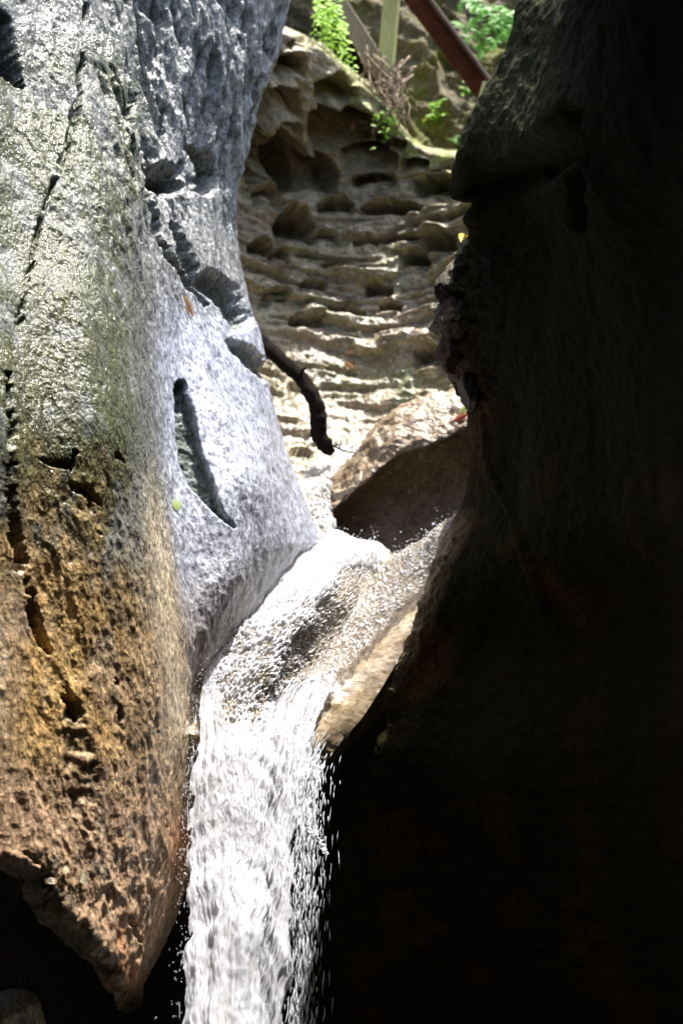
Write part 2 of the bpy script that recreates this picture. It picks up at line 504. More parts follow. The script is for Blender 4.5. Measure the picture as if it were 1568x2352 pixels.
    c = mixc(c, (0.36, 0.375, 0.435), lobe * 0.9)  # bluish sky sheen of the lobe painted into its colour
    c = mixc(c, (0.27, 0.235, 0.20), lobe * sstep(1250, 1480, py + 120 * n1) * 0.8)
    och = sstep(1010, 1580, py + 0.25 * (150 - px) + 330 * n1 + 220 * n2) * (1 - lobe)
    c = mixc(c, (0.32, 0.23, 0.145), och)
    c = mixc(c, (0.42, 0.285, 0.135), och * sstep(0.0, 0.3, n1 + 0.3 * np.exp(-((px - 150 - 0.05 * (py - 1400)) / 120) ** 2) * sstep(1900, 1650, py) - 0.05 + 0.2 * n2) * 0.9)
    stk = fbm(P * np.array([17, 17, 1.3]) + 11, 4)
    c = mixc(c, (0.16, 0.095, 0.05), och * sstep(0.05, 0.3, stk) * 0.65)
    c = c * (1 - 0.5 * sstep(0.05, 0.3, stk) * (1 - och))[..., None]
    c = mixc(c, (0.42, 0.36, 0.27), och * sstep(0.06, 0.3, -stk) * 0.5)
    c = mixc(c, (0.36, 0.25, 0.17), och * sstep(1650, 1900, py + 120 * n2) * 0.8)
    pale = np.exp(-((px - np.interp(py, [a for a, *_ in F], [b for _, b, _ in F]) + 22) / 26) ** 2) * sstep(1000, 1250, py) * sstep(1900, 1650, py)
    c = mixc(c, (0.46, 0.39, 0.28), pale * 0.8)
    red = np.exp(-(((px - 440) / 35) ** 2 + ((py - 1950) / 90) ** 2)) + np.exp(-(((px - 285) / 45) ** 2 + ((py - 2255) / 45) ** 2)) + 0.7 * np.exp(-(((px - 270) / 12) ** 2 + ((py - 2170) / 70) ** 2))
    c = mixc(c, (0.34, 0.12, 0.04), np.clip(red * (0.75 + 2 * n2), 0, 1) * 0.9)
    gry = sstep(0.05, 0.3, n2 + 0.5 * n1) * sstep(1750, 1950, py)
    c = mixc(c, (0.17, 0.17, 0.15), gry * 0.6)
    edge = sstep(70, 20, px - lb) * sstep(1930, 1960, py)
    c = mixc(c, (0.07, 0.085, 0.055), edge * sstep(-0.2, 0.2, n2 + 0.1) * 0.9)
    c = mixc(c, (0.05, 0.065, 0.045), dark * 0.85)  # green-black slots, with shade painted into the cracks and hollows
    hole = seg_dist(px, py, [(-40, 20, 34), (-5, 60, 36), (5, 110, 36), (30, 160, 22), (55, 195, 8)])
    c = mixc(c, (0.008, 0.01, 0.008), sstep(1.2, 0.9, hole))  # black shade inside the hole painted on
    spk = sstep(0.22, 0.4, n3)
    c = c * (1 - (0.55 - 0.35 * och) * spk)[..., None]
    wet = np.clip(0.75 + 0.9 * n1 + 0.25 * lobe - 0.9 * dark, 0, 1)
    gr = np.clip(1.0 - 0.55 * lobe - 0.35 * och * (1 - lobe) - 0.25 * pale + 0.5 * n1, 0.25, 1.2)
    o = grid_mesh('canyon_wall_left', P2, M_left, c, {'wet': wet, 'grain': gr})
    tag(o, 'tall wet pillar of grey and ochre rock left of the waterfall', kind='structure')
    return o
left = build_left()

# ------------------------------------------------------------------ back wall
def build_back():
    TOP = [(300, -60), (560, -40), (600, 10), (643, 75), (740, 118), (792, 170), (844, 210), (895, 256), (918, 302), (950, 335), (987, 354), (1056, 366), (1300, 380)]
    us = np.linspace(440, 1240, 400)
    top = np.interp(us, [a for a, _ in TOP], [b for _, b in TOP]) + 8 * fbm(v3(us * 0.03, 0, 0), 3)
    vs = np.concatenate([np.linspace(-0.16, 0, 40, endpoint=False), np.linspace(0, 1, 470)])
    U, V = np.meshgrid(us, vs)
    T = np.broadcast_to(top, U.shape)
    py = T + np.clip(V, 0, 1) * (1330 - T)
    px = U.copy()
    x = (px - 820) / 260
    # concave bowl which slopes forward at its foot
    d = 11.5 - 0.45 * x ** 2 + np.interp(py, [0, 200, 400, 700, 900, 1100, 1330], [0.5, 0.7, 0.9, 0.5, 0.1, -0.6, -1.5])
    d = d - 0.5 * sstep(900, 640, px) * sstep(420, 150, py)
    # the top rolls back
    back = np.clip(-V / 0.16, 0, 1)
    d = d + back * 2.2
    py = py - 18 * np.sqrt(back) * (back < 1.1) + 0 * back
    P = W(px, py, d)
    N = normals(P)
    if N[250, 200, 1] > 0:
        N = -N
    f0 = sstep(0.0, 0.03, V)
    disp = fbm(P * 1.1, 3) * 0.12
    # ledges: slowly out, sharply back under
    wx = gnoise(P * np.array([1.1, 1.0, 1.6])) * 0.9 + 0.40 * gnoise(P * np.array([2.3, 2, 5.0]) + 3) + 0.14 * gnoise(P * np.array([6, 5, 11.0]))
    sag = 0.35 * x ** 2
    ph = P[..., 2] * 6.6 - sag * 1.5 + 1.2 * wx
    saw = 1 - (ph - np.floor(ph))
    lip = sstep(0.0, 0.75, saw) * sstep(1.0, 0.88, saw)
    row = np.floor(ph)
    amp = 0.10 * sstep(-0.25, 0.35, gnoise(v3(P[..., 0] * 1.7, row * 5.7, P[..., 1]) + 7))
    amp = amp * np.interp(py, [300, 480, 700, 900, 1100], [0.25, 1.0, 0.8, 0.6, 0.4])
    disp = disp + lip * amp
    ph2 = P[..., 2] * 17 - sag * 3 + 2.2 * wx + 3
    saw2 = 1 - (ph2 - np.floor(ph2))
    disp = disp + sstep(0, 0.7, saw2) * sstep(1.0, 0.8, saw2) * 0.03 * sstep(-0.2, 0.3, gnoise(v3(P[..., 0] * 5, np.floor(ph2) * 3.3, 0.5))) * np.interp(py, [300, 500, 1100], [0.3, 1, 0.8])
    disp = disp + 0.035 * fbm(P * np.array([2.6, 3.5, 9.]) + 60, 4, ridged=True)
    # scooped hollows
    warp = 10 * fbm(v3(px * .025, py * .025, 0.0), 3); wy = 10 * fbm(v3(px * .025, py * .025, 7.0), 3)
    sc_list = [(637, 222, 52, 32, .30), (669, 143, 34, 26, .24), (774, 205, 45, 40, .28), (798, 305, 85, 58, .42), (617, 350, 70, 60, .40),
               (700, 390, 70, 40, .35), (690, 100, 30, 12, .12), (1004, 425, 52, 24, .22), (955, 376, 34, 16, .15), (672, 515, 42, 34, .28), (597, 572, 26, 24, .15),
               (903, 478, 75, 15, .16), (1012, 556, 40, 26, .22), (919, 553, 60, 9, .1), (956, 596, 32, 24, .18), (871, 668, 30, 13, .14), (899, 708, 26, 12, .12),
               (698, 741, 42, 13, .14), (790, 722, 46, 8, .1), (714, 660, 32, 12, .1), (630, 680, 26, 15, .1), (984, 815, 34, 26, .16), (640, 590, 20, 16, .1),
               (650, 290, 40, 22, .2), (745, 270, 36, 28, .2), (860, 410, 50, 14, .12), (770, 470, 40, 16, .14), (840, 560, 30, 10, .08), (600, 450, 30, 20, .15),
               (850, 360, 60, 24, .2), (900, 330, 30, 16, .14), (560, 300, 30, 40, .2), (690, 1040, 26, 10, .06), (760, 620, 30, 9, .07), (740, 545, 34, 12, .1)]
    for cx, cy, rx, ry, dp in sc_list:
        a = (px + warp - cx) / rx; b = (py + wy - cy) / ry
        a2 = a * a
        topedge = -1.0 + 0.55 * a2            # arched lip
        bb = (b - topedge)
        f = sstep(0.0, 0.22, bb) * np.clip(1 - bb / 2.2, 0, 1) ** 0.9 * sstep(1.15, 0.7, np.abs(a))
        disp = disp - 1.35 * dp * f
        lipb = np.exp(-((bb + 0.12) / 0.22) ** 2) * sstep(1.1, 0.5, np.abs(a))
        disp = disp + 0.22 * dp * lipb
    disp = disp + fbm(P * 12, 4) * 0.05 + fbm(P * 45, 2) * 0.010
    disp = disp * (0.3 + 0.7 * f0) 
    P2 = P + N * disp[..., None]
    n1 = fbm(P * 2.2, 4); n2 = fbm(P * np.array([9, 9, 16.]), 4)
    c = np.zeros(P.shape) + np.array([0.21, 0.18, 0.11])
    c = mixc(c, (0.35, 0.305, 0.215), sstep(-0.1, 0.2, n2))
    c = mixc(c, (0.30, 0.24, 0.19), sstep(0.0, 0.3, n1) * 0.6)
    c = mixc(c, (0.15, 0.20, 0.11), sstep(0.1, 0.3, fbm(P * 3 + 20, 3)) * sstep(500, 700, py) * 0.55)
    moss = sstep(0.10, 0.0, V) * sstep(-0.1, 0.15, n2 + 0.05) * sstep(720, 860, px)
    c = mixc(c, (0.19, 0.24, 0.05), moss * 0.75)
    wet = np.clip(sstep(400, 700, py) + 0.5 * n1, 0, 1)
    o = grid_mesh('canyon_wall_back', P2, M_back, c, {'wet': wet})
    return tag(o, 'pale scalloped rock wall with stepped ledges at the head of the slot', kind='structure')
back = build_back()

# ------------------------------------------------------------------ right wall
S_R = [(-900, 1800), (-420, 1480), (-200, 1300), (-60, 1200), (0, 1173), (60, 1160), (100, 1150), (170, 1125), (240, 1095), (310, 1070), (360, 1057), (400, 1053), (440, 1052), (470, 1058), (500, 1074), (520, 1090), (545, 1092), (600, 1075), (640, 1050), (690, 1040), (730, 1040), (770, 1036), (820, 1036), (845, 1050), (880, 1058), (900, 1068), (920, 1075), (970, 1072), (1020, 1068), (1080, 1075), (1120, 1072), (1165, 1062), (1215, 1042), (1280, 1012), (1330, 985), (1365, 980), (1385, 962), (1420, 955), (1470, 932), (1520, 905), (1570, 872), (1620, 845), (1680, 800), (1725, 752), (1745, 735), (1780, 728), (1850, 716), (1950, 700), (2050, 680), (2150, 660), (2500, 620)]
D_R = [(-900, 7.5), (0, 7.6), (300, 7.6), (430, 7.75), (560, 8.15), (900, 8.4), (1165, 8.5), (1330, 8.45), (1500, 8.42), (1720, 8.34), (1950, 8.4), (2500, 8.5)]
def build_right():
    rows = np.concatenate([np.linspace(-420, -30, 40, endpoint=False), np.linspace(-30, 2480, 640)])
    s = np.interp(rows, [a for a, _ in S_R], [b for _, b in S_R])
    ss = smooth1(s[:, None], 30)[:, 0]
    sd = np.interp(rows, [a for a, _ in D_R], [b for _, b in D_R])
    def column(x, d):
        return np.stack([x, d], -1)
    low = sstep(1150, 1500, rows)
    cols = [column(s + 420 - 900 * sstep(1500, 1800, rows), sd + 2.6 - 1.2 * low),
            column(s + 140 - 500 * sstep(1500, 1800, rows), sd + 1.3 - 0.5 * low),
            column(s + 14 - 60 * sstep(1600, 1800, rows), sd + 0.30),
            column(s, sd),
            column(0.5 * s + 0.5 * ss + 38, sd - 0.14 + 0.10 * low),
            column(ss + 120, sd - 0.42 + 0.34 * low),
            column(0.55 * ss + 0.45 * 1400 + 60, sd - 0.9 + 0.6 * low),
            column(np.full_like(s, 1500.), sd - 1.9 + 0.6 * low),
            column(np.full_like(s, 2000.), np.full_like(s, 4.6)),
            column(np.full_like(s, 3400.), np.full_like(s, 2.6))]
    C = np.stack(cols, 1)
    G = hermite(C, [14, 16, 16, 30, 40, 40, 44, 20, 12])
    px, d = G[..., 0], G[..., 1]
    py = np.broadcast_to(rows[:, None], px.shape).copy()
    P = W(px, py, d)
    N = normals(P)
    if N[300, 150, 1] > 0:
        N = -N
    disp = fbm(P * np.array([0.9, 0.9, 0.5]), 3) * 0.22
    disp = disp + (fbm(P * np.array([4, 4, 1.8]) + 2, 4, ridged=True) - 0.2) * 0.025
    disp = disp + fbm(P * 14, 4) * 0.03
    rel = px - np.interp(py, [a for a, _ in S_R], [b for _, b in S_R])
    out = sstep(545, 565, py) * sstep(930, 900, py) * sstep(160, 60, np.abs(rel))
    disp = disp + out * (fbm(P * np.array([7, 7, 11.]) + 4, 4, ridged=True) - 0.1) * 0.10
    rim = sstep(1150, 1250, py) * sstep(1800, 1720, py) * sstep(46, 10, np.abs(rel - 8))
    disp = disp + rim * fbm(P * 9 + 8, 4, ridged=True) * 0.07
    # overhang crease under the lit shoulder
    k = seg_dist(px, py, [(1075, 470, 30), (1130, 440, 60), (1220, 380, 70), (1290, 330, 60), (1320, 260, 30)])
    disp = disp - 0.14 * sstep(1.0, 0.2, k)
    k = seg_dist(px, py, [(1120, 960, 5), (1130, 1060, 6), (1180, 1160, 6), (1225, 1300, 6), (1260, 1420, 5)])
    disp = disp + 0.02 * sstep(2.2, 0.2, k)
    k = seg_dist(px, py, [(1310, 260, 20), (1330, 420, 26), (1330, 520, 16)])
    disp = disp - 0.12 * sstep(1.2, 0.2, k)
    P2 = P + N * disp[..., None]
    n1 = fbm(P * 2.2, 4); n2 = fbm(P * np.array([12, 12, 8.]), 4)
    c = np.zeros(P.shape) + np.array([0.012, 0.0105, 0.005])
    c = mixc(c, (0.055, 0.057, 0.034), sstep(480, 250, py) * sstep(1420, 1180, px) * (0.6 + 1.2 * n2).clip(0, 1))  # grey-green shoulder, painted paler for the light from above
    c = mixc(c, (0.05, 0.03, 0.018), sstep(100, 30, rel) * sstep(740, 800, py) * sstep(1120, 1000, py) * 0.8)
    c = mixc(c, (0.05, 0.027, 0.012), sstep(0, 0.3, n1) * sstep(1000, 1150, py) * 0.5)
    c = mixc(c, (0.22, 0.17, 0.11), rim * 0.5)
    wet = np.clip(rim + 0.3 * out, 0, 1)
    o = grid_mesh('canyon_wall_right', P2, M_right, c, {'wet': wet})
    return tag(o, 'huge rock wall in deep shade right of the waterfall', kind='structure')
right = build_right()

# ------------------------------------------------------------------ rock enclosure added around the viewer to keep sky light out
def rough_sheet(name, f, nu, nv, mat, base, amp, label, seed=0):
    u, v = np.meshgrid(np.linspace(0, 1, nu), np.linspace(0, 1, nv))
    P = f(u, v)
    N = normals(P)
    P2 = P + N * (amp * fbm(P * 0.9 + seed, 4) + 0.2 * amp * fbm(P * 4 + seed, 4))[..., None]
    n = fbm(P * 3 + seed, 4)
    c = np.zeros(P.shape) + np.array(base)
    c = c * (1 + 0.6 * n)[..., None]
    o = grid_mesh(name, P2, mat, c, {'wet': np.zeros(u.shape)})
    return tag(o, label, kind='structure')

def lerp(a, b, t): return a + (b - a) * t
rough_sheet('sky_block_roof', lambda u, v: v3(lerp(-7, 7, u), lerp(-6, 5.9 + 1.5 * sstep(0.4, 1.6, lerp(-7, 7, u)), v), 3.15 - 0.9 * (2 * u - 1) ** 2 * 2), 70, 60, M_right, (0.04, 0.036, 0.028), 0.2,
            'unseen rock roof added above the viewer to block sky light')
rough_sheet('light_block_rear', lambda u, v: v3(lerp(-6, 6, u), -4 - 1.2 * np.sin(u * 3.14), lerp(-3, 5, v)), 50, 40, M_right, (0.04, 0.036, 0.028), 0.3,
            'unseen rock wall added behind the viewer to block light')
rough_sheet('light_block_left', lambda u, v: v3(-2.9 - 0.8 * np.sin(u * 3.0), lerp(-5, 13, u), lerp(-3, 6.5, v)), 90, 50, M_right, (0.04, 0.036, 0.028), 0.3,
            'dark rock wall added beside the pillar to seal light out of the cave', 5)
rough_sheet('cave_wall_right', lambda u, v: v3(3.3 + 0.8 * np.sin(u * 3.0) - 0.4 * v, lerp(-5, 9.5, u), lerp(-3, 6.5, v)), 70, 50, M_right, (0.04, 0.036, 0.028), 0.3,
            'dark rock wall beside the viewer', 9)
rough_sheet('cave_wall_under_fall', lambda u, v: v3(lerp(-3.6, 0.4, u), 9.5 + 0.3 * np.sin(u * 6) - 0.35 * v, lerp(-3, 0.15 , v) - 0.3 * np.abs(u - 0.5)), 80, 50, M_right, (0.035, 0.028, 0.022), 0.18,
            'black undercut rock behind the falling water', 13)

# ------------------------------------------------------------------ gully above
def build_gully():
    u, v = np.meshgrid(np.linspace(380, 1500, 230), np.linspace(0, 1, 250))
    py = 520 - 820 * v
    d = 13.2 + 2.2 * v + 0.9 * sstep(960, 700, u) * sstep(1, 0.2, v) - 0.6 * sstep(1000, 1200, u)
    P = W(u, py, d)
    N = normals(P)
    if N[100, 100, 1] > 0: N = -N
    # diagonal strata running down to the right
    t = P[..., 0] * 0.72 + P[..., 2] * 0.69
    s = P[..., 0] * 0.69 - P[..., 2] * 0.72
    q = v3(t * 3.2, P[..., 1], s * 0.9)
    disp = fbm(P * 0.9 + 31, 3) * 0.5 + (fbm(q + 3, 5, 0.55, ridged=True)) * 0.35 + fbm(P * 9, 4) * 0.1
    k = seg_dist(u, py, [(800, 110, 30), (845, 190, 34), (870, 260, 24), (880, 300, 12)])
    disp = disp - 0.8 * sstep(1.3, 0.5, k)
    P2 = P + N * disp[..., None]
    n1 = fbm(P * 2.4 + 3, 4); n2 = fbm(P * 8, 4)
    c = np.zeros(P.shape) + np.array([0.10, 0.08, 0.038])
    c = mixc(c, (0.17, 0.14, 0.085), sstep(0.0, 0.25, n2))
    c = mixc(c, (0.12, 0.12, 0.022), sstep(-0.05, 0.2, n1) * 0.8)
    c = mixc(c, (0.06, 0.045, 0.03), sstep(0.05, 0.3, fbm(P * 4 + 40, 4)) * 0.6)
    o = grid_mesh('gully_slope', P2, M_gully, c, {'wet': np.full(u.shape, 0.1)})
    return tag(o, 'mossy broken rock slope above the scalloped wall', kind='structure')
gully = build_gully()

# ------------------------------------------------------------------ ledge beside the upper pool
def build_ledge():
    RID = [(600, 1250), (690, 1190), (760, 1115), (830, 1035), (870, 985), (905, 950), (950, 930), (1000, 918), (1075, 905), (1250, 890)]
    us = np.linspace(640, 1230, 230)
    rid = np.interp(us, [a for a, _ in RID], [b for _, b in RID])
    band = np.interp(us, [600, 690, 800, 900, 1000, 1068, 1230], [30, 40, 62, 92, 92, 70, 60])
    rid = rid + 8 * fbm(v3(us * 0.03, 1, 0), 3)
    R = np.stack([
        np.stack([us, rid + 14, np.full_like(us, 11.2)], -1),
        np.stack([us, rid + 2, np.full_like(us, 10.5)], -1),
        np.stack([us, rid, np.full_like(us, 10.2)], -1),
        np.stack([us, rid + band, np.full_like(us, 9.92)], -1),
        np.stack([us, rid + band + 26, np.full_like(us, 10.0)], -1),
        np.stack([us, rid + band + 0.45 * (1290 - rid - band), np.full_like(us, 10.15)], -1),
        np.stack([us, np.full_like(us, 1300.), np.full_like(us, 9.95)], -1),
        np.stack([us, np.full_like(us, 1380.), np.full_like(us, 9.9)], -1)], 1)
    G = hermite(R, [6, 10, 34, 14, 40, 40, 10])
    px, py, d = G[..., 0], G[..., 1], G[..., 2]
    P = W(px, py, d)
    P = np.swapaxes(P, 0, 1); px = px.T; py = py.T
    N = normals(P)
    if N[60, 100, 1] > 0: N = -N
    n2 = fbm(P * 9, 4)
    rr = np.interp(px, us, rid); bb = np.interp(px, us, band)
    upper = sstep(rr + bb + 20, rr + bb - 20, py)
    disp = fbm(P * 2, 3) * 0.1 + upper * fbm(P * np.array([9, 9, 14.]) + 2, 4, ridged=True) * 0.06 + fbm(P * 20, 3) * 0.015
    cx = 1 - upper
    disp = disp + cx * fbm(P * np.array([2, 2, 6.]) + 12, 3) * 0.05 * sstep(960, 800, px)
    P2 = P + N * disp[..., None]
    c = np.zeros(P.shape) + np.array([0.17, 0.12, 0.075])
    c = mixc(c, (0.30, 0.24, 0.17), upper * sstep(-0.15, 0.2, n2))  # lit upper band painted paler than the shadowed face below
    c = mixc(c, (0.12, 0.12, 0.06), sstep(0.0, 0.3, n2) * sstep(850, 760, px) * 0.7)
    c = mixc(c, (0.40, 0.36, 0.28), sstep(0.0, 30, 34 - np.abs(py - rr - 10)) * sstep(950, 1000, px) * 0.8)
    o = grid_mesh('rock_ledge', P2, M_back, c, {'wet': np.clip(0.4 + n2, 0, 1)})
    return tag(o, 'brown sloping rock ledge with pale crest above the foam lip', 'rock ledge')
ledge = build_ledge()

# ------------------------------------------------------------------ chute, stream and falling water
def flow_tab():
    Lc = [(690, 1252, 9.15), (640, 1330, 8.65), (562, 1430, 8.25), (492, 1510, 8.0), (456, 1610, 7.82), (449, 1700, 7.62), (440, 1800, 7.46), (432, 1950, 7.28), (427, 2150, 7.0), (418, 2480, 6.62)]
    M1 = [(765, 1243, 9.3), (735, 1345, 8.72), (655, 1455, 8.22), (600, 1545, 7.92), (572, 1630, 7.74), (566, 1720, 7.54), (566, 1820, 7.38), (562, 1960, 7.2), (558, 2150, 6.92), (548, 2480, 6.55)]
    M2 = [(905, 1270, 9.3), (850, 1365, 8.95), (770, 1475, 8.6), (708, 1560, 8.25), (676, 1640, 8.0), (660, 1725, 7.78), (650, 1825, 7.6), (640, 1960, 7.4), (630, 2150, 7.12), (616, 2480, 6.78)]
    R = [(1066, 1165, 8.75), (1010, 1288, 8.62), (958, 1400, 8.48), (892, 1520, 8.32), (818, 1640, 8.16), (738, 1738, 8.0), (722, 1830, 7.8), (706, 1965, 7.6), (698, 2150, 7.4), (684, 2480, 7.15)]
    return np.stack([np.array(x, float) for x in (Lc, M1, M2, R)], 1)      # 10 x 4 x 3
FT = flow_tab()
def flow_grid(ns, nt, t0=0.0, t1=1.0, s0=0.0, s1=1.0):
    A = hermite(np.swapaxes(FT, 0, 1), [40] * 9)          # 4 x n x 3 along the flow
    A = np.swapaxes(A, 0, 1)
    B = hermite(A, [40, 40, 40])                          # n x m x 3
    n, m = B.shape[:2]
    s = np.linspace(s0, s1, ns) * (n - 1); t = np.linspace(t0, t1, nt) * (m - 1)
    S, T = np.meshgrid(s, t, indexing='ij')
    si = np.clip(np.floor(S).astype(int), 0, n - 2); ti = np.clip(np.floor(T).astype(int), 0, m - 2)
    fs = (S - si)[..., None]; ft = (T - ti)[..., None]
    Q = (B[si, ti] * (1 - fs) + B[si + 1, ti] * fs) * (1 - ft) + (B[si, ti + 1] * (1 - fs) + B[si + 1, ti + 1] * fs) * ft
    return Q, S / (n - 1), T / (m - 1)

def arc(P):
    l = np.zeros(P.shape[:2]); l[1:] = np.cumsum(np.linalg.norm(np.diff(P, axis=0), axis=-1), 0)
    w = np.zeros(P.shape[:2]); w[:, 1:] = np.cumsum(np.linalg.norm(np.diff(P, axis=1), axis=-1), 1)
    return l, w - w[:, P.shape[1] // 2][:, None]

def build_bed():
    Q, S, T = flow_grid(220, 170, -0.10, 1.04, 0.0, 0.60)
    d = Q[..., 2] + 0.07
    d = d + 0.25 * sstep(0.54, 0.60, S)
    P = W(Q[..., 0], Q[..., 1], d)
    N = normals(P)
    if N[100, 80, 1] > 0: N = -N
    disp = fbm(P * 2.0 + 3, 3) * 0.04 + fbm(P * 11, 3) * 0.006
    edge = sstep(0.97, 1.1, T)
    disp = disp + edge * fbm(P * 10, 4, ridged=True) * 0.05
    P2 = P + N * disp[..., None]
    n = fbm(P * 5, 4)
    c = np.zeros(P.shape) + np.array([0.33, 0.26, 0.18])
    c = mixc(c, (0.24, 0.19, 0.12), sstep(-0.1, 0.25, n))
    c = mixc(c, (0.10, 0.08, 0.05), edge * 0.6)
    o = grid_mesh('stream_bed', P2, M_bed, c, {'wet': np.ones(S.shape)})
    return tag(o, 'smooth brown water-worn rock of the chute', kind='structure')
bed = build_bed()

def build_water():
    root = empty('waterfall', tuple(W(570, 1300, 9.0)))
    tag(root, 'white waterfall pouring down the chute between the rock walls', kind='structure')
    def child(o, stuff=False):
        o.matrix_parent_inverse = Matrix.Translation(root.location).inverted()
        if stuff: o['kind'] = 'stuff'
        return o
    Q, S, T = flow_grid(720, 280, -0.01, 0.97)
    P = W(Q[..., 0], Q[..., 1], Q[..., 2])
    l, w = arc(P)
    N = normals(P)
    if N[300, 100, 1] > 0: N = -N
    py = Q[..., 1]
    warpw = w + 0.02 * gnoise(v3(w * 8, l * 5, 0.0))
    a1 = fbm(v3(warpw * 85, l * 24, 0.0), 4)             # streaks of foam
    a2 = fbm(v3(w * 17, l * 7, 4.0), 4)
    a3 = fbm(v3(w * 160, l * 50, 9.0), 2)
    a4 = fbm(v3(warpw * 48, l * 3.2, 14.0), 4)           # long soft streaks of the fall
    a5 = fbm(v3(warpw * 20, l * 2.4, 24.0), 3)
    tongue = sstep(0.47, 0.36, T + 0.10 * a2 - 0.10 * sstep(0.30, 0.5, S))
    fall = sstep(1655, 1745, py + 70 * a2 - 55 * sstep(0.75, 0.45, T) * 0 - 130 * sstep(0.28, 0.02, np.abs(T - 0.30)) + 110)
    edgeL = sstep(0.10, 0.02, T + 0.05 * a2) * sstep(1480, 1560, py)
    foamP = 0.30 + 0.75 * a2
    lev = 0.02 + 0.36 * tongue * (0.6 + 1.4 * a2) + 0.85 * fall + 0.5 * edgeL - 0.07 * tongue * sstep(1400, 1480, py) * (1 - fall)
    lev = lev + 0.25 * sstep(1420, 1290, py) * tongue
    lip = sstep(1318, 1280, py) * sstep(0.22, 0.30, T) * sstep(0.68, 0.60, T)
    lev = lev + 0.8 * lip
    sheet_edge = 0.0
    f = sstep(-0.02, 0.24, lev + 0.7 * a1 + 0.45 * a3 - 0.05 + sheet_edge)
    dark = sstep(0.22, 0.45, fbm(v3(w * 14, l * 4.0, 20.0), 3)) * fall * sstep(1950, 2150, py) * sstep(0.3, 0.6, T)
    f = f * (1 - 0.7 * dark)
    f = f * (1 - fall) + fall * np.clip(0.9 + 0.55 * a4 + 0.4 * a5 + 0.5 * a1 + 0.4 * a2 - 0.55 * dark, 0.15, 1)
    disp = 0.05 * gnoise(v3(w * 5, l * 4, 0.0)) * (1 - 0.6 * fall) + 0.05 * a2 * (0.3 + 0.1 * fall) + (0.016 - 0.014 * fall) * a1 + 0.012 * f * (1 - fall) + (0.006 - 0.004 * fall) * a3 + fall * (0.014 * a4 + 0.03 * a5 + 0.006 * a1 + 0.03 * gnoise(v3(w * 14, l * 3.5, 3.0)))
    disp = disp + 0.03 * tongue * sstep(1250, 1400, py) + 0.05 * lip
    P2 = P + N * disp[..., None]
    P2[..., 0] += (0.05 * fbm(v3(l * 4.0, 0.5, 3.0), 3) + 0.02 * gnoise(v3(l * 12, w * 3, 8.0))) * sstep(0.45, 0.62, S)
    tint = np.zeros(P.shape) + np.array([0.19, 0.155, 0.11])
    tint = mixc(tint, (0.30, 0.26, 0.2), sstep(-0.1, 0.3, a2))
    # torn edges
    edge_noise = 0.10 * fbm(v3(w * 0 + 3, l * 7, 2.0), 3) + 0.10 * fbm(v3(w * 26, l * 7, 6.0), 4)
    tr = 0.98 - 0.17 * sstep(0.06, 0.4, S) + 0.08 * sstep(0.45, 0.55, S) - 0.07 * sstep(0.62, 0.95, S)
    alive = (T < tr + (0.6 + 0.5 * sstep(0.5, 0.65, S)) * edge_noise) & (T > 0.02 + 0.75 * edge_noise * sstep(0.42, 0.6, S))
    hole = (fbm(v3(w * 22, l * 3.5, 30.0), 4) > np.interp(T, [0, 0.12, 0.55, 0.75, 0.9], [0.36, 0.5, 0.45, 0.36, 0.14])) & (py > 1800)
    alive &= ~hole
    keep = alive[:-1, :-1] & alive[1:, :-1] & alive[1:, 1:] & alive[:-1, 1:]
    child(grid_mesh('water_sheet', P2, M_water, tint, {'foam': f}, keep=keep, parent=root))
    # strands of falling water
    spindle = np.array([(0, 0, 1), (1, 0, .25), (-.5, .87, .25), (-.5, -.87, .25), (1, 0, -.35), (-.5, .87, -.35), (-.5, -.87, -.35), (0, 0, -1)], float)
    sf = np.array([(0, 1, 2), (0, 2, 3), (0, 3, 1), (1, 4, 5), (1, 5, 2), (2, 5, 6), (2, 6, 3), (3, 6, 4), (3, 4, 1), (7, 5, 4), (7, 6, 5), (7, 4, 6)])
    tang = np.gradient(P, axis=0); tang /= np.linalg.norm(tang, axis=-1, keepdims=True) + 1e-9
    def strands(name, n, pick, lr, wr, off, jit=0.12):
        i, j, extra = pick(n)
        base = P2[i, j]; tg = tang[i, j] + rng.normal(0, jit, (n, 3)); tg /= np.linalg.norm(tg, axis=1, keepdims=True)
        nn = N[i, j]
        base = base + nn * rng.uniform(off[0], off[1], n)[:, None] + extra
        ln = rng.uniform(lr[0], lr[1], n) * rng.uniform(0.5, 1, n); wd = rng.uniform(wr[0], wr[1], n)
        sx = np.cross(tg, nn); sx /= np.linalg.norm(sx, axis=1, keepdims=True) + 1e-9
        sy = np.cross(tg, sx)
        V = base[:, None] + spindle[None, :, 0:1] * sx[:, None] * wd[:, None, None] + spindle[None, :, 1:2] * sy[:, None] * wd[:, None, None] + spindle[None, :, 2:3] * tg[:, None] * ln[:, None, None]
        F = (sf[None] + (np.arange(n) * 8)[:, None, None]).reshape(-1, 3)
        return child(raw_mesh(name, V.reshape(-1, 3), F, M_spray, root), True)
    nr, nc = S.shape
    def pick_fall(n):
        i = (nr * (0.50 + 0.5 * rng.random(n) ** 0.9)).astype(int).clip(0, nr - 1)
        j = (nc * rng.random(n)).astype(int).clip(0, nc - 1)
        return i, j, np.zeros((n, 3))
    strands('falling_strands', 900, pick_fall, (0.015, 0.06), (0.0006, 0.0016), (-0.004, 0.012), 0.05)
    def pick_right(n):
        i = (nr * (0.56 + 0.44 * rng.random(n))).astype(int).clip(0, nr - 1)
        j = (nc * (0.80 + 0.2 * rng.random(n))).astype(int).clip(0, nc - 1)
        e = np.zeros((n, 3)); e[:, 0] = rng.exponential(0.035, n) * (0.4 + (i / nr - 0.5)) ; e[:, 1] = rng.uniform(-0.1, 0.1, n); e[:, 2] = rng.normal(0, .03, n)
        return i, j, e
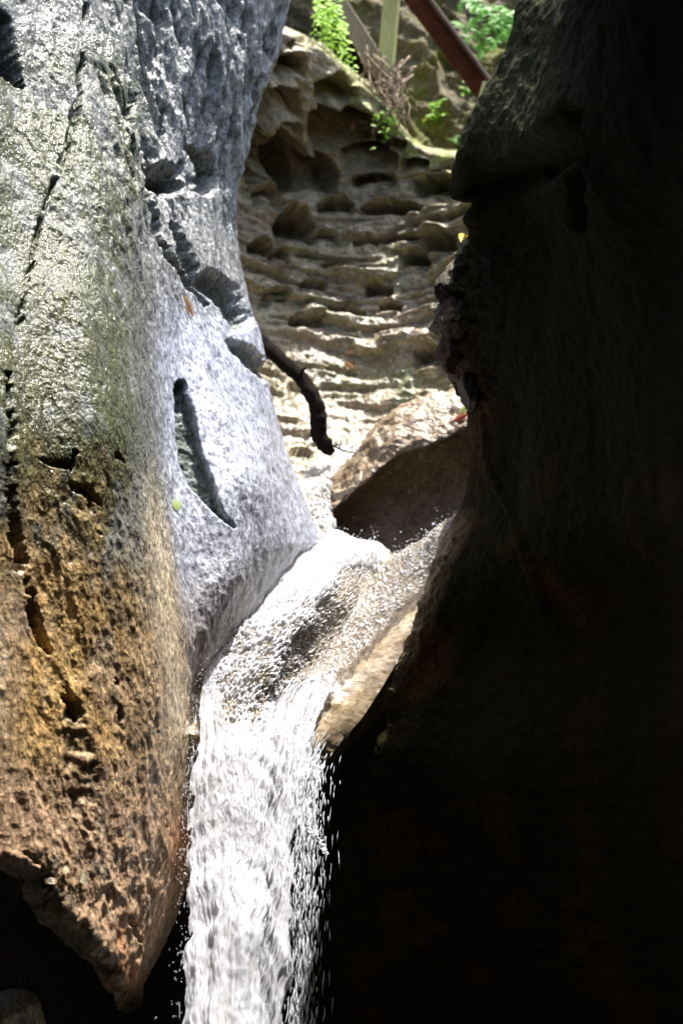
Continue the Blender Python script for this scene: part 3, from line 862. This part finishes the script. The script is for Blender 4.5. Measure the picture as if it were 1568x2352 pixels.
    strands('edge_spray', 1500, pick_right, (0.012, 0.07), (0.0008, 0.0022), (0.0, 0.04), 0.09)
    def pick_left(n):
        i = (nr * (0.30 + 0.7 * rng.random(n))).astype(int).clip(0, nr - 1)
        j = (nc * 0.06 * rng.random(n)).astype(int).clip(0, nc - 1)
        e = np.zeros((n, 3)); e[:, 0] = -rng.exponential(0.012, n); e[:, 1] = -rng.uniform(0, 0.1, n)
        return i, j, e
    strands('edge_spray', 420, pick_left, (0.002, 0.012), (0.0008, 0.002), (0.0, 0.03), 0.4)
    def pick_chute(n):
        i = (nr * (0.02 + 0.5 * rng.random(n))).astype(int).clip(0, nr - 1)
        tt = np.clip(np.where(rng.random(n) < 0.35, rng.normal(0.80 - 0.1 * i / nr, 0.03, n), rng.random(n) * 0.8), 0, .9)
        j = (nc * tt / 0.91).astype(int).clip(0, nc - 1)
        return i, j, np.zeros((n, 3))
    strands('chute_flecks', 1100, pick_chute, (0.004, 0.016), (0.0007, 0.0017), (0.0, 0.015), 0.35)
    def pick_lip(n):
        i = (nr * (0.0 + 0.05 * rng.random(n))).astype(int).clip(0, nr - 1)
        j = (nc * rng.random(n)).astype(int).clip(0, nc - 1)
        e = np.zeros((n, 3)); e[:, 2] = rng.exponential(0.02, n)
        return i, j, e
    strands('lip_spray', 350, pick_lip, (0.003, 0.012), (0.0015, 0.004), (0.0, 0.02), 0.6)
    # upstream cascade between the back wall and the ledge
    rows = [[(742, 1040, 10.75), (800, 1025, 10.8), (850, 1030, 10.7)],
            [(690, 1100, 10.35), (745, 1085, 10.4), (800, 1075, 10.35)],
            [(690, 1150, 10.0), (725, 1140, 10.05), (765, 1130, 10.1)],
            [(700, 1200, 9.75), (735, 1195, 9.8), (768, 1195, 9.85)],
            [(690, 1262, 9.45), (740, 1258, 9.5), (800, 1268, 9.6)],
            [(690, 1300, 9.3), (750, 1300, 9.35), (880, 1300, 9.45)]]
    R = np.array(rows, float)
    G = hermite(R, [50, 51]); G = np.swapaxes(hermite(np.swapaxes(G, 0, 1), [44] * 5), 0, 1)
    PU = W(G[..., 0], G[..., 1], G[..., 2])
    lu, wu = arc(PU); NU = normals(PU)
    if NU[40, 40, 1] > 0: NU = -NU
    b1 = fbm(v3(wu * 60, lu * 34, 2.0), 4); b2 = fbm(v3(wu * 10, lu * 10, 5.0), 4)
    fo = sstep(-0.12, 0.2, b1 + 0.5 * b2 + 0.02)
    PU2 = PU + NU * (0.03 * b1 + 0.06 * b2 + 0.02)[..., None]
    tt = np.zeros(PU.shape) + np.array([0.2, 0.18, 0.13])
    en = 0.2 * fbm(v3(wu * 14, lu * 14, 8.0), 4)
    tu = np.linspace(0, 1, PU.shape[1])[None] + 0 * lu
    al = (tu > 0.08 + en) & (tu < 0.94 + en)
    kp = al[:-1, :-1] & al[1:, :-1] & al[1:, 1:] & al[:-1, 1:]
    child(grid_mesh('upper_cascade', PU2, M_water, tt, {'foam': fo}, keep=kp, parent=root))
    # spout thrown clear of the fall on its right side
    n = 70
    k = np.linspace(0, 1, n)
    a = W(700, 1905, 7.55); b_ = W(748, 1962, 7.4)
    V = []; F = []
    for q in range(n):
        c0 = a + (b_ - a) * k[q] + rng.normal(0, 0.006, 3) + np.array([0, 0, 0.03 * math.sin(k[q] * 3)])
        tg = (b_ - a) / np.linalg.norm(b_ - a)
        sx = np.cross(tg, (0, 1, 0)); sy = np.cross(tg, sx)
        wd = rng.uniform(.003, .009); ln = rng.uniform(.006, .016)
        F += (sf + len(V)).tolist()
        V += [c0 + p[0] * sx * wd + p[1] * sy * wd + p[2] * tg * ln for p in spindle]
    child(raw_mesh('thrown_spout', np.array(V), np.array(F), M_spray, root), True)
    return root
fall = build_water()

# plunge pool below the picture and the cave floor under it
u, v = np.meshgrid(np.linspace(-6, 6, 120), np.linspace(-6, 12, 180))
Pp = v3(u, v, -1.75 + 0.03 * fbm(v3(u * 2, v * 2, 0.0), 4))
pool = grid_mesh('plunge_pool', Pp, M_water, np.zeros(Pp.shape) + np.array([0.05, 0.045, 0.035]), {'foam': np.clip(1 - np.hypot(u + 0.7, v - 7.6) / 0.7, 0, 1)}, flip=True)
tag(pool, 'dark plunge pool under the waterfall', kind='structure')
Pg = v3(u * 40, v * 40, -2.6 + 0.3 * fbm(v3(u, v, 3.0), 3))
ground = grid_mesh('ground', Pg, M_right, np.zeros(Pg.shape) + np.array([0.08, 0.07, 0.05]), {'wet': np.zeros(u.shape)}, flip=True)
tag(ground, 'rocky ground under the pool', kind='structure')

# ------------------------------------------------------------------ surface finder (for resting small things on the rock)
bpy.context.view_layer.update()
def bvh(o):
    me = o.data
    n = len(me.vertices); co = np.empty(n * 3, np.float32); me.vertices.foreach_get('co', co)
    V = co.reshape(-1, 3)
    return BVHTree.FromPolygons(V.tolist(), [tuple(p.vertices) for p in me.polygons])
TREES = {}
def hit(px, py, o):
    if o.name not in TREES: TREES[o.name] = bvh(o)
    dirv = Vector(W(px, py, 1.0)).normalized()
    loc, nor, _, _ = TREES[o.name].ray_cast(Vector((0, 0, 0)), dirv)
    if loc is None:
        return None, None
    if nor.dot(dirv) > 0: nor = -nor
    return loc, nor

# ------------------------------------------------------------------ boulder in the lower left
def build_boulder():
    c = W(15, 2345, 7.35)
    nu, nv = 90, 60
    u, v = np.meshgrid(np.linspace(0, 2 * math.pi, nu), np.linspace(0.02, math.pi - 0.02, nv))
    D = v3(np.sin(v) * np.cos(u), np.sin(v) * np.sin(u), np.cos(v))
    r = 1 + 0.35 * fbm(D * 1.3 + 5, 4) + 0.06 * fbm(D * 7, 3)
    P = c + D * r[..., None] * np.array([0.16, 0.25, 0.13])
    tint = np.zeros(P.shape) + np.array([0.38, 0.35, 0.26])
    o = grid_mesh('boulder', P, M_left, tint * (1 + 0.6 * fbm(D * 5, 3))[..., None], {'wet': np.full(u.shape, 0.8), 'grain': np.full(u.shape, 0.7)}, flip=True)
    # the block it rests on, down to the pool floor
    P = c + D * (1 + 0.3 * fbm(D * 1.5 + 9, 4) + 0.05 * fbm(D * 8, 3))[..., None] * np.array([0.45, 0.5, 0.42]) + np.array([-0.1, 0.1, -0.5])
    o2 = grid_mesh('boulder', P, M_right, tint * 0.12, {'wet': np.full(u.shape, 0.3)}, flip=True)
    tag(o, 'small dim tan boulder lying in the cave under the pillar', 'boulder')
    tag(o2, 'dark block under the small tan boulder in the cave', 'boulder')
build_boulder()

# broken rock chunks jutting from the shaded wall
def chunk(name, c, size, mat, tint, seed, parent=None, nu=72, nv=48, wet=0.3):
    r_ = np.random.default_rng(seed)
    u, v = np.meshgrid(np.linspace(0, 2 * math.pi, nu), np.linspace(0.03, math.pi - 0.03, nv))
    D = v3(np.sin(v) * np.cos(u), np.sin(v) * np.sin(u), np.cos(v))
    n = r_.normal(size=(15, 3)); n /= np.linalg.norm(n, axis=1, keepdims=True)
    h = r_.uniform(0.62, 1.0, 15)
    dots = np.einsum('ijk,lk->ijl', D, n)
    r = np.min(np.where(dots > 0.15, h / np.maximum(dots, 0.15), 3.0), -1)
    r = np.minimum(r, 1.35)
    r = r * (1 + 0.22 * fbm(D * 2.2 + seed, 4) + 0.07 * fbm(D * 9 + seed, 3))
    P = np.asarray(c) + D * r[..., None] * np.asarray(size)
    n2 = fbm(D * 4 + seed, 4)
    t = np.zeros(P.shape) + np.asarray(tint)
    t = t * (1 + 1.1 * n2)[..., None]
    return grid_mesh(name, P, mat, t, {'wet': np.full(u.shape, wet)}, flip=True, parent=parent)
oc = empty('rock_outcrop', tuple(W(1060, 900, 8.5)))
tag(oc, 'broken brown rock outcrop jutting from the shaded wall beside the scalloped wall', 'rock outcrop')
for k, (x, y, d_, sx_, sy_, sz_, t_) in enumerate([  # paler tints put the dim light on the upper rocks into their colour
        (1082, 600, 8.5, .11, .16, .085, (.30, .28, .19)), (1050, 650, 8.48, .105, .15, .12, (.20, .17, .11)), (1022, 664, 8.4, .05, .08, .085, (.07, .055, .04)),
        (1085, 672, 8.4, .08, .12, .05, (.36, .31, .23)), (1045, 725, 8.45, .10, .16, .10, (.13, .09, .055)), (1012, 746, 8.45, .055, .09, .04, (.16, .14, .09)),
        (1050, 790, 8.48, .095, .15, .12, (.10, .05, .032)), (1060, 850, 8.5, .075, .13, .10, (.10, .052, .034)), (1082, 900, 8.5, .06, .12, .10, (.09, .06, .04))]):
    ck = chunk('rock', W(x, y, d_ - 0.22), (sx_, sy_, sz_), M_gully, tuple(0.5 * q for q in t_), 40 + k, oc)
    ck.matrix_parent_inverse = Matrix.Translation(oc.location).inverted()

# ------------------------------------------------------------------ tubes, timber, leaves
def tube(name, pts, rad, mat, parent=None, sides=8, rough=0.0, seed=0):
    pts = np.array(pts, float); rad = np.array(rad, float)
    n = len(pts)
    tg = np.gradient(pts, axis=0); tg /= np.linalg.norm(tg, axis=1, keepdims=True)
    ref = np.array([0.3, 1, 0.2]); sx = np.cross(tg, ref); sx /= np.linalg.norm(sx, axis=1, keepdims=True)
    sy = np.cross(tg, sx)
    a = np.linspace(0, 2 * math.pi, sides, endpoint=False)
    V = pts[:, None] + rad[:, None, None] * (np.cos(a)[None, :, None] * sx[:, None] + np.sin(a)[None, :, None] * sy[:, None])
    if rough:
        V = V + (V - pts[:, None]) * (rough * fbm(V * 25 + seed, 3))[..., None]
    V = V.reshape(-1, 3)
    i = np.arange(n - 1)[:, None] * sides; j = np.arange(sides)[None]
    j2 = (j + 1) % sides
    F = np.stack([i + j, i + j2, i + sides + j2, i + sides + j], -1).reshape(-1, 4).tolist()
    V = np.concatenate([V, pts[:1], pts[-1:]])
    F = [list(f) for f in F]
    c0, c1 = len(V) - 2, len(V) - 1
    for k in range(sides):
        F.append([c0, (k + 1) % sides, k]); F.append([c1, (n - 1) * sides + k, (n - 1) * sides + (k + 1) % sides])
    me = bpy.data.meshes.new(name)
    me.from_pydata(V.tolist(), [], F)
    me.polygons.foreach_set('use_smooth', [True] * len(me.polygons))
    me.materials.append(mat)
    return link(bpy.data.objects.new(name, me), parent)

def spline(pts, n):
    P = np.array(pts, float)[None]
    return hermite(P, [max(2, n // (P.shape[1] - 1))] * (P.shape[1] - 1))[0]

def set_local(o, root):
    o.matrix_parent_inverse = Matrix.Translation(root.location).inverted()

# the black branch jammed across the upper pool
br = empty('fallen_branch', tuple(W(755, 1030, 10.3)))
tag(br, 'bent black branch leaning against the scalloped wall above the cascade', 'branch')
bp_ = [W(*p) for p in [(560, 745, 10.75), (598, 782, 10.7), (640, 822, 10.6), (690, 868, 10.5), (722, 918, 10.42), (731, 960, 10.4), (732, 995, 10.4), (745, 1022, 10.4), (762, 1040, 10.42)]]
sp = spline(bp_, 64)
o = tube('stem', sp, np.interp(np.linspace(0, 1, len(sp)), [0, .5, .7, .88, 1], [0.042, 0.046, 0.050, 0.048, 0.03]), M_bark, br, 14, 0.8); set_local(o, br)
for pts, r in [([(690, 862, 10.47), (696, 850, 10.42), (703, 845, 10.4)], 0.012), ([(745, 1015, 10.38), (790, 1035, 10.36), (830, 1043, 10.4)], 0.006), ([(778, 1030, 10.37), (783, 1015, 10.36), (780, 1005, 10.35)], 0.005)]:
    o = tube('twig', spline([W(*p) for p in pts], 10), np.linspace(r, r * 0.5, len(spline([W(*p) for p in pts], 10))), M_bark, br, 6, 0.2); set_local(o, br)

def timber(name, a, b, w, h, mat, label, cat, roll=0.0, bev=0.006, parent=None):
    a = Vector(a); b = Vector(b)
    ax = (b - a); L = ax.length; ax.normalize()
    up = Vector((0, -1, 0)); sx = ax.cross(up).normalized(); sy = sx.cross(ax).normalized()
    if roll:
        R = Matrix.Rotation(roll, 3, ax); sx = R @ sx; sy = R @ sy
    prof = []
    for cx, cy in ((1, 1), (-1, 1), (-1, -1), (1, -1)):
        ox, oy = cx * w / 2, cy * h / 2
        pr = [(ox - cx * bev, oy), (ox, oy - cy * bev)]
        if cx * cy < 0: pr = pr
        if cx * cy > 0: pr = pr[::-1]
        prof += pr
    ang = sorted(prof, key=lambda p: math.atan2(p[1], p[0]))
    n = 24
    V = []; F = []
    for k in range(n + 1):
        c = ax * (L * k / n)
        for i, (x, y) in enumerate(ang):
            j = 0.03 * float(gnoise(np.array([[k * 0.5, i * 3.3, a.x * 5]]))[0])
            V.append(tuple(c + sx * (x * (1 + j)) + sy * (y * (1 + j))))
    m = len(ang)
    for k in range(n):
        for i in range(m):
            F.append((k * m + i, k * m + (i + 1) % m, (k + 1) * m + (i + 1) % m, (k + 1) * m + i))
    F.append(tuple(range(m))[::-1]); F.append(tuple(n * m + i for i in range(m)))
    me = bpy.data.meshes.new(name); me.from_pydata(V, [], F); me.materials.append(mat)
    o = link(bpy.data.objects.new(name, me), parent)
    if parent is None:
        o.location = a
        tag(o, label, cat)
    else:
        o.location = a - parent.location
    return o

timber('timber_post', W(912, -160, 12.7), W(880, 235, 12.7), 0.11, 0.09, M_post, 'yellow-green upright timber post rising behind the root tangle', 'post', 0.3)
timber('timber_plank', W(700, -110, 12.9), W(905, 210, 12.75), 0.14, 0.05, M_plank, 'weathered grey-brown plank sloping down behind the hanging fern', 'plank', 0.2)
bm_root = empty('steel_beam', tuple(W(1140, 270, 12.5)))
tag(bm_root, 'dark rust-red beam slanting down to the shaded wall', 'beam')
A0, B0 = W(872, -110, 12.6), W(1150, 268, 12.4)
timber('web', A0, B0, 0.125, 0.05, M_rust, '', '', 0.0, parent=bm_root)
dv = (np.array(B0) - np.array(A0)); dv /= np.linalg.norm(dv)
off = np.cross(dv, (0, -1, 0)); off /= np.linalg.norm(off)
if off[2] < 0: off = -off
timber('top_flange', np.array(A0) + off * 0.075 + np.array([0, -0.02, 0]), np.array(B0) + off * 0.075 + np.array([0, -0.02, 0]), 0.025, 0.12, M_beam_hi, '', '', 0.0, parent=bm_root)
timber('timber_post', W(1118, 190, 12.3), W(1066, 375, 12.3), 0.06, 0.06, M_post, 'thin olive post standing between the rust-red beam and the shaded wall', 'post', 0.1)

# root tangle
rt = empty('root_tangle', tuple(W(895, 330, 12.4)))
tag(rt, 'tangle of dry brown roots hanging below the timber post', 'roots')
for k in range(54):
    x0 = random.uniform(835, 930); y0 = 120 + random.uniform(0, 90) + max(0, (880 - x0)) * -0.4
    x1 = 905 + random.gauss(0, 26); y1 = random.uniform(240, 330)
    d0 = random.uniform(12.25, 12.65)
    pts = []
    for t in np.linspace(0, 1, 5):
        pts.append(W(x0 + (x1 - x0) * t + random.gauss(0, 14), y0 + (y1 - y0) * t + random.gauss(0, 8), d0 - 0.2 * t + random.gauss(0, 0.04)))
    s = spline(pts, 16)
    o = tube('root', s, np.linspace(random.uniform(.005, .011), .002, len(s)), M_root, rt, 5, 0.2, k); set_local(o, rt)

# leaves
def leaf_mesh(name, mat, L=1.0, wd=0.42, fold=0.12, curl=0.15, lobes=0):
    n = 8
    V = []; F = []
    for k in range(n + 1):
        t = k / n
        w = wd * math.sin(math.pi * min(1, t * 0.97 + 0.03)) ** 0.8 * (1 - 0.25 * t)
        if lobes:
            w *= 0.75 + 0.35 * abs(math.sin(t * math.pi * lobes))
        z = -curl * t * t
        V += [(-w, t * L, z + fold * w / max(wd, 1e-6) * 0.5), (0, t * L, z), (w, t * L, z + fold * w / max(wd, 1e-6) * 0.5)]
    for k in range(n):
        a = k * 3
        F += [(a, a + 1, a + 4, a + 3), (a + 1, a + 2, a + 5, a + 4)]
    me = bpy.data.meshes.new(name); me.from_pydata(V, [], F); me.materials.append(mat)
    me.polygons.foreach_set('use_smooth', [True] * len(me.polygons))
    return me

def place_leaf(name, me, loc, yaxis, normal, size, parent=None):
    o = bpy.data.objects.new(name, me); col.objects.link(o)
    z = Vector(normal).normalized(); y = Vector(yaxis); y = (y - z * y.dot(z)).normalized(); x = y.cross(z)
    Rm = Matrix((x, y, z)).transposed().to_4x4()
    M = Matrix.Translation(Vector(loc)) @ Rm @ Matrix.Scale(size, 4)
    if parent is not None:
        o.parent = parent
        pl = parent.matrix_world.translation if parent.parent is None else parent.matrix_world.translation
        o.matrix_parent_inverse = Matrix.Identity(4)
        o.matrix_basis = Matrix.Translation(-PARLOC[parent.name]) @ M
    else:
        o.matrix_basis = M
    return o
PARLOC = {}

# hanging fern: fronds (stems) with leaflets
fe = empty('hanging_fern', tuple(W(742, -20, 12.5)))
PARLOC[fe.name] = Vector(W(742, -20, 12.5))
tag(fe, 'bright green fern hanging over the top of the scalloped wall', 'fern')
me_l = leaf_mesh('leaflet', M_fern, 1, 0.42, 0.2, 0.2, 2)
bpy.context.view_layer.update()
nleaf = 0
for k in range(17):
    t = k / 16
    x0 = lerp(722, 775, random.random()) ; y0 = lerp(-40, 60, t * 0.9 + random.random() * 0.1)
    x0 += y0 * 0.25
    ln = random.uniform(80, 135)
    d0 = 12.05 + random.uniform(-0.15, 0.15)
    x1 = x0 + random.uniform(-10, 34); y1 = min(y0 + ln, 172)
    pts = [W(x0, y0, d0 + 0.25), W(lerp(x0, x1, .4) + random.uniform(-8, 8), lerp(y0, y1, .3) - 8, d0 + 0.05), W(lerp(x0, x1, .8), lerp(y0, y1, .7), d0 - 0.05), W(x1, y1, d0)]
    s = spline(pts, 18)
    fr = tube('frond', s, np.linspace(.003, .001, len(s)), M_leafd, fe, 4)
    fr.matrix_parent_inverse = Matrix.Translation(-PARLOC[fe.name])
    PARLOC[fr.name] = Vector((0, 0, 0))
    for q in range(17):
        tt = 0.12 + 0.88 * q / 16
        i = min(len(s) - 2, int(tt * (len(s) - 1)))
        p = s[i]; dr = s[i + 1] - s[i]
        side = 1 if q % 2 else -1
        y = np.array([side * 0.8 + random.gauss(0, .3), random.gauss(-0.2, .3), -0.35 + random.gauss(0, .3)])
        nn = np.array([random.gauss(0, .35), -0.7 + random.gauss(0, .2), 0.65])
        place_leaf('leaflet', me_l, p, y, nn, random.uniform(0.034, 0.056) * (1.1 - 0.4 * tt), fr)
        nleaf += 1

def root_at(px, py, on, d):
    loc, nor = hit(px, py, on)
    return W(px, py, d) if loc is None else np.array(loc)

def near(px, py, base, fwd):
    d = base[1] * CP + base[2] * SP
    return W(px, py, d - fwd)

def leafy_plant(name, label, cat, base, tips, me, size, per, mat_stem, spread=0.06, group=None):
    r = empty(name, tuple(base)); PARLOC[r.name] = Vector(base)
    tag(r, label, cat, group)
    for tp in tips:
        mid = (np.array(base) + np.array(tp)) / 2 + np.array([random.gauss(0, .04), random.gauss(0, .04), 0.05])
        s = spline([base, mid, tp], 16)
        o = tube('stem', s, np.linspace(.006, .002, len(s)), mat_stem, r, 5); set_local(o, r)
        for q in range(per):
            i = min(len(s) - 1, int((0.45 + 0.55 * (q + 1) / per) * (len(s) - 1)))
            a = q * 2.4 + random.random()
            y = np.array([math.cos(a), -0.3 + 0.3 * random.gauss(0, 1), 0.5 * math.sin(a) - 0.2])
            nn = np.array([random.gauss(0, .4), -0.75, 0.55 + random.gauss(0, .25)])
            place_leaf('leaf', me, s[i] + np.array([random.gauss(0, spread * .3)] * 3), y, nn, size * random.uniform(0.7, 1.2), r)
    return r
me_ld = leaf_mesh('leaf', M_leafd, 1, 0.24, 0.2, 0.2)
me_lf = leaf_mesh('leaf', M_fern, 1, 0.28, 0.2, 0.2)
leafy_plant('leafy_shrub', 'dark green leafy shrub overhanging the rust-red beam', 'shrub', (pb := root_at(1190, 60, gully, 13.3)),
            [near(x, y, pb, 0.3 + random.uniform(-.2, .3)) for x, y in [(1050, 8), (1075, 45), (1040, 62), (1095, 80), (1062, 95), (1110, 20), (1125, 60), (1130, 100), (1085, 0), (1110, 120), (1145, 30)]],
            me_ld, 0.10, 9, M_leafd)
leafy_plant('seedling', 'small bright seedling growing on the mossy slope under the beam', 'seedling', (pb := root_at(1005, 285, gully, 13.0)),
            [near(x, y, pb, 0.12) for x, y in [(990, 240), (1010, 232), (1022, 262), (985, 268)]], me_lf, 0.055, 5, M_leafd)
leafy_plant('seedling', 'tiny green plant on the mossy slope right beside the beam', 'seedling', (pb := root_at(1078, 220, gully, 13.0)),
            [near(x, y, pb, 0.12) for x, y in [(1068, 190), (1075, 180), (1068, 210)]], me_lf, 0.05, 4, M_leafd)
leafy_plant('seedling', 'clump of small green leaves rooted on the crest of the scalloped wall', 'seedling', (pb := root_at(890, 284, back, 11.6)),
            [near(x, y, pb, 0.12) for x, y in [(862, 268), (880, 262), (900, 275), (885, 300), (865, 285), (895, 295), (878, 330)]], me_lf, 0.045, 5, M_leafd)
leafy_plant('seedling', 'low green plant in the gap between the mossy slope and the shaded wall', 'seedling', (pb := root_at(1050, 345, gully, 13.0)),
            [near(x, y, pb, 0.12) for x, y in [(1030, 322), (1045, 318), (1055, 330)]], me_ld, 0.06, 4, M_leafd)

def loose(label, mat, px, py, size, ang, on, wd=0.4, cat='leaf', lift=0.012, group=None):
    loc, nor = hit(px, py, on)
    if loc is None:
        print('no hit for', label); return
    me = leaf_mesh('leaf', mat, 1, wd, 0.25, 0.12)
    y = Vector((math.cos(ang), -0.15, math.sin(ang)))
    view = -loc.normalized()
    n = (nor + view * 0.8).normalized()
    o = place_leaf('leaf', me, loc + view * lift, y, n, size)
    tag(o, label, cat, group)
yl = place_leaf('leaf', leaf_mesh('leaf', M_leafy, 1, 0.5, 0.25, 0.12), W(1058, 556, 8.2), (0.6, 0, 0.8), (0.2, -0.8, 0.5), 0.085)
tag(yl, 'yellow leaf caught on top of the broken outcrop', 'leaf')
loose('long orange leaf stuck to the wet grey pillar', M_leafo, 442, 728, 0.17, 2.1, left, 0.12)
loose('pale green leaf stuck to the bluish wet rock', M_leafg, 405, 1172, 0.06, 1.4, left, 0.42)
loose('curled orange leaf on the pale ledges beside the black branch', M_leafo, 812, 846, 0.09, 2.6, back, 0.25)
loose('pinkish leaf on the pale ledges above the curled orange leaf', M_leafp, 790, 812, 0.08, 0.2, back, 0.2)
loose('small black leaf on the pale ledges of the back wall', M_leafk, 820, 774, 0.06, 1.3, back, 0.4)
loose('pink leaf in the dark hollow of the scalloped wall', M_leafp, 808, 300, 0.07, 1.3, back, 0.35, lift=0.04)
loose('pink leaf lying on the crest under the root tangle', M_leafp, 915, 242, 0.08, -0.3, back, 0.2, lift=0.05)
loose('red leaf lying on the pale crest of the brown ledge', M_leafr, 1042, 966, 0.10, 0.4, ledge, 0.22)
loose('green leaf lying on the pale crest of the brown ledge', M_leafg, 1055, 948, 0.07, 0.5, ledge, 0.3)
loose('larger cream leaf scrap on the ochre foot of the pillar', M_leafc, 195, 2030, 0.055, 1.9, left, 0.4)
loose('smaller cream leaf scrap on the ochre foot of the pillar', M_leafc, 148, 2008, 0.034, 1.2, left, 0.4)
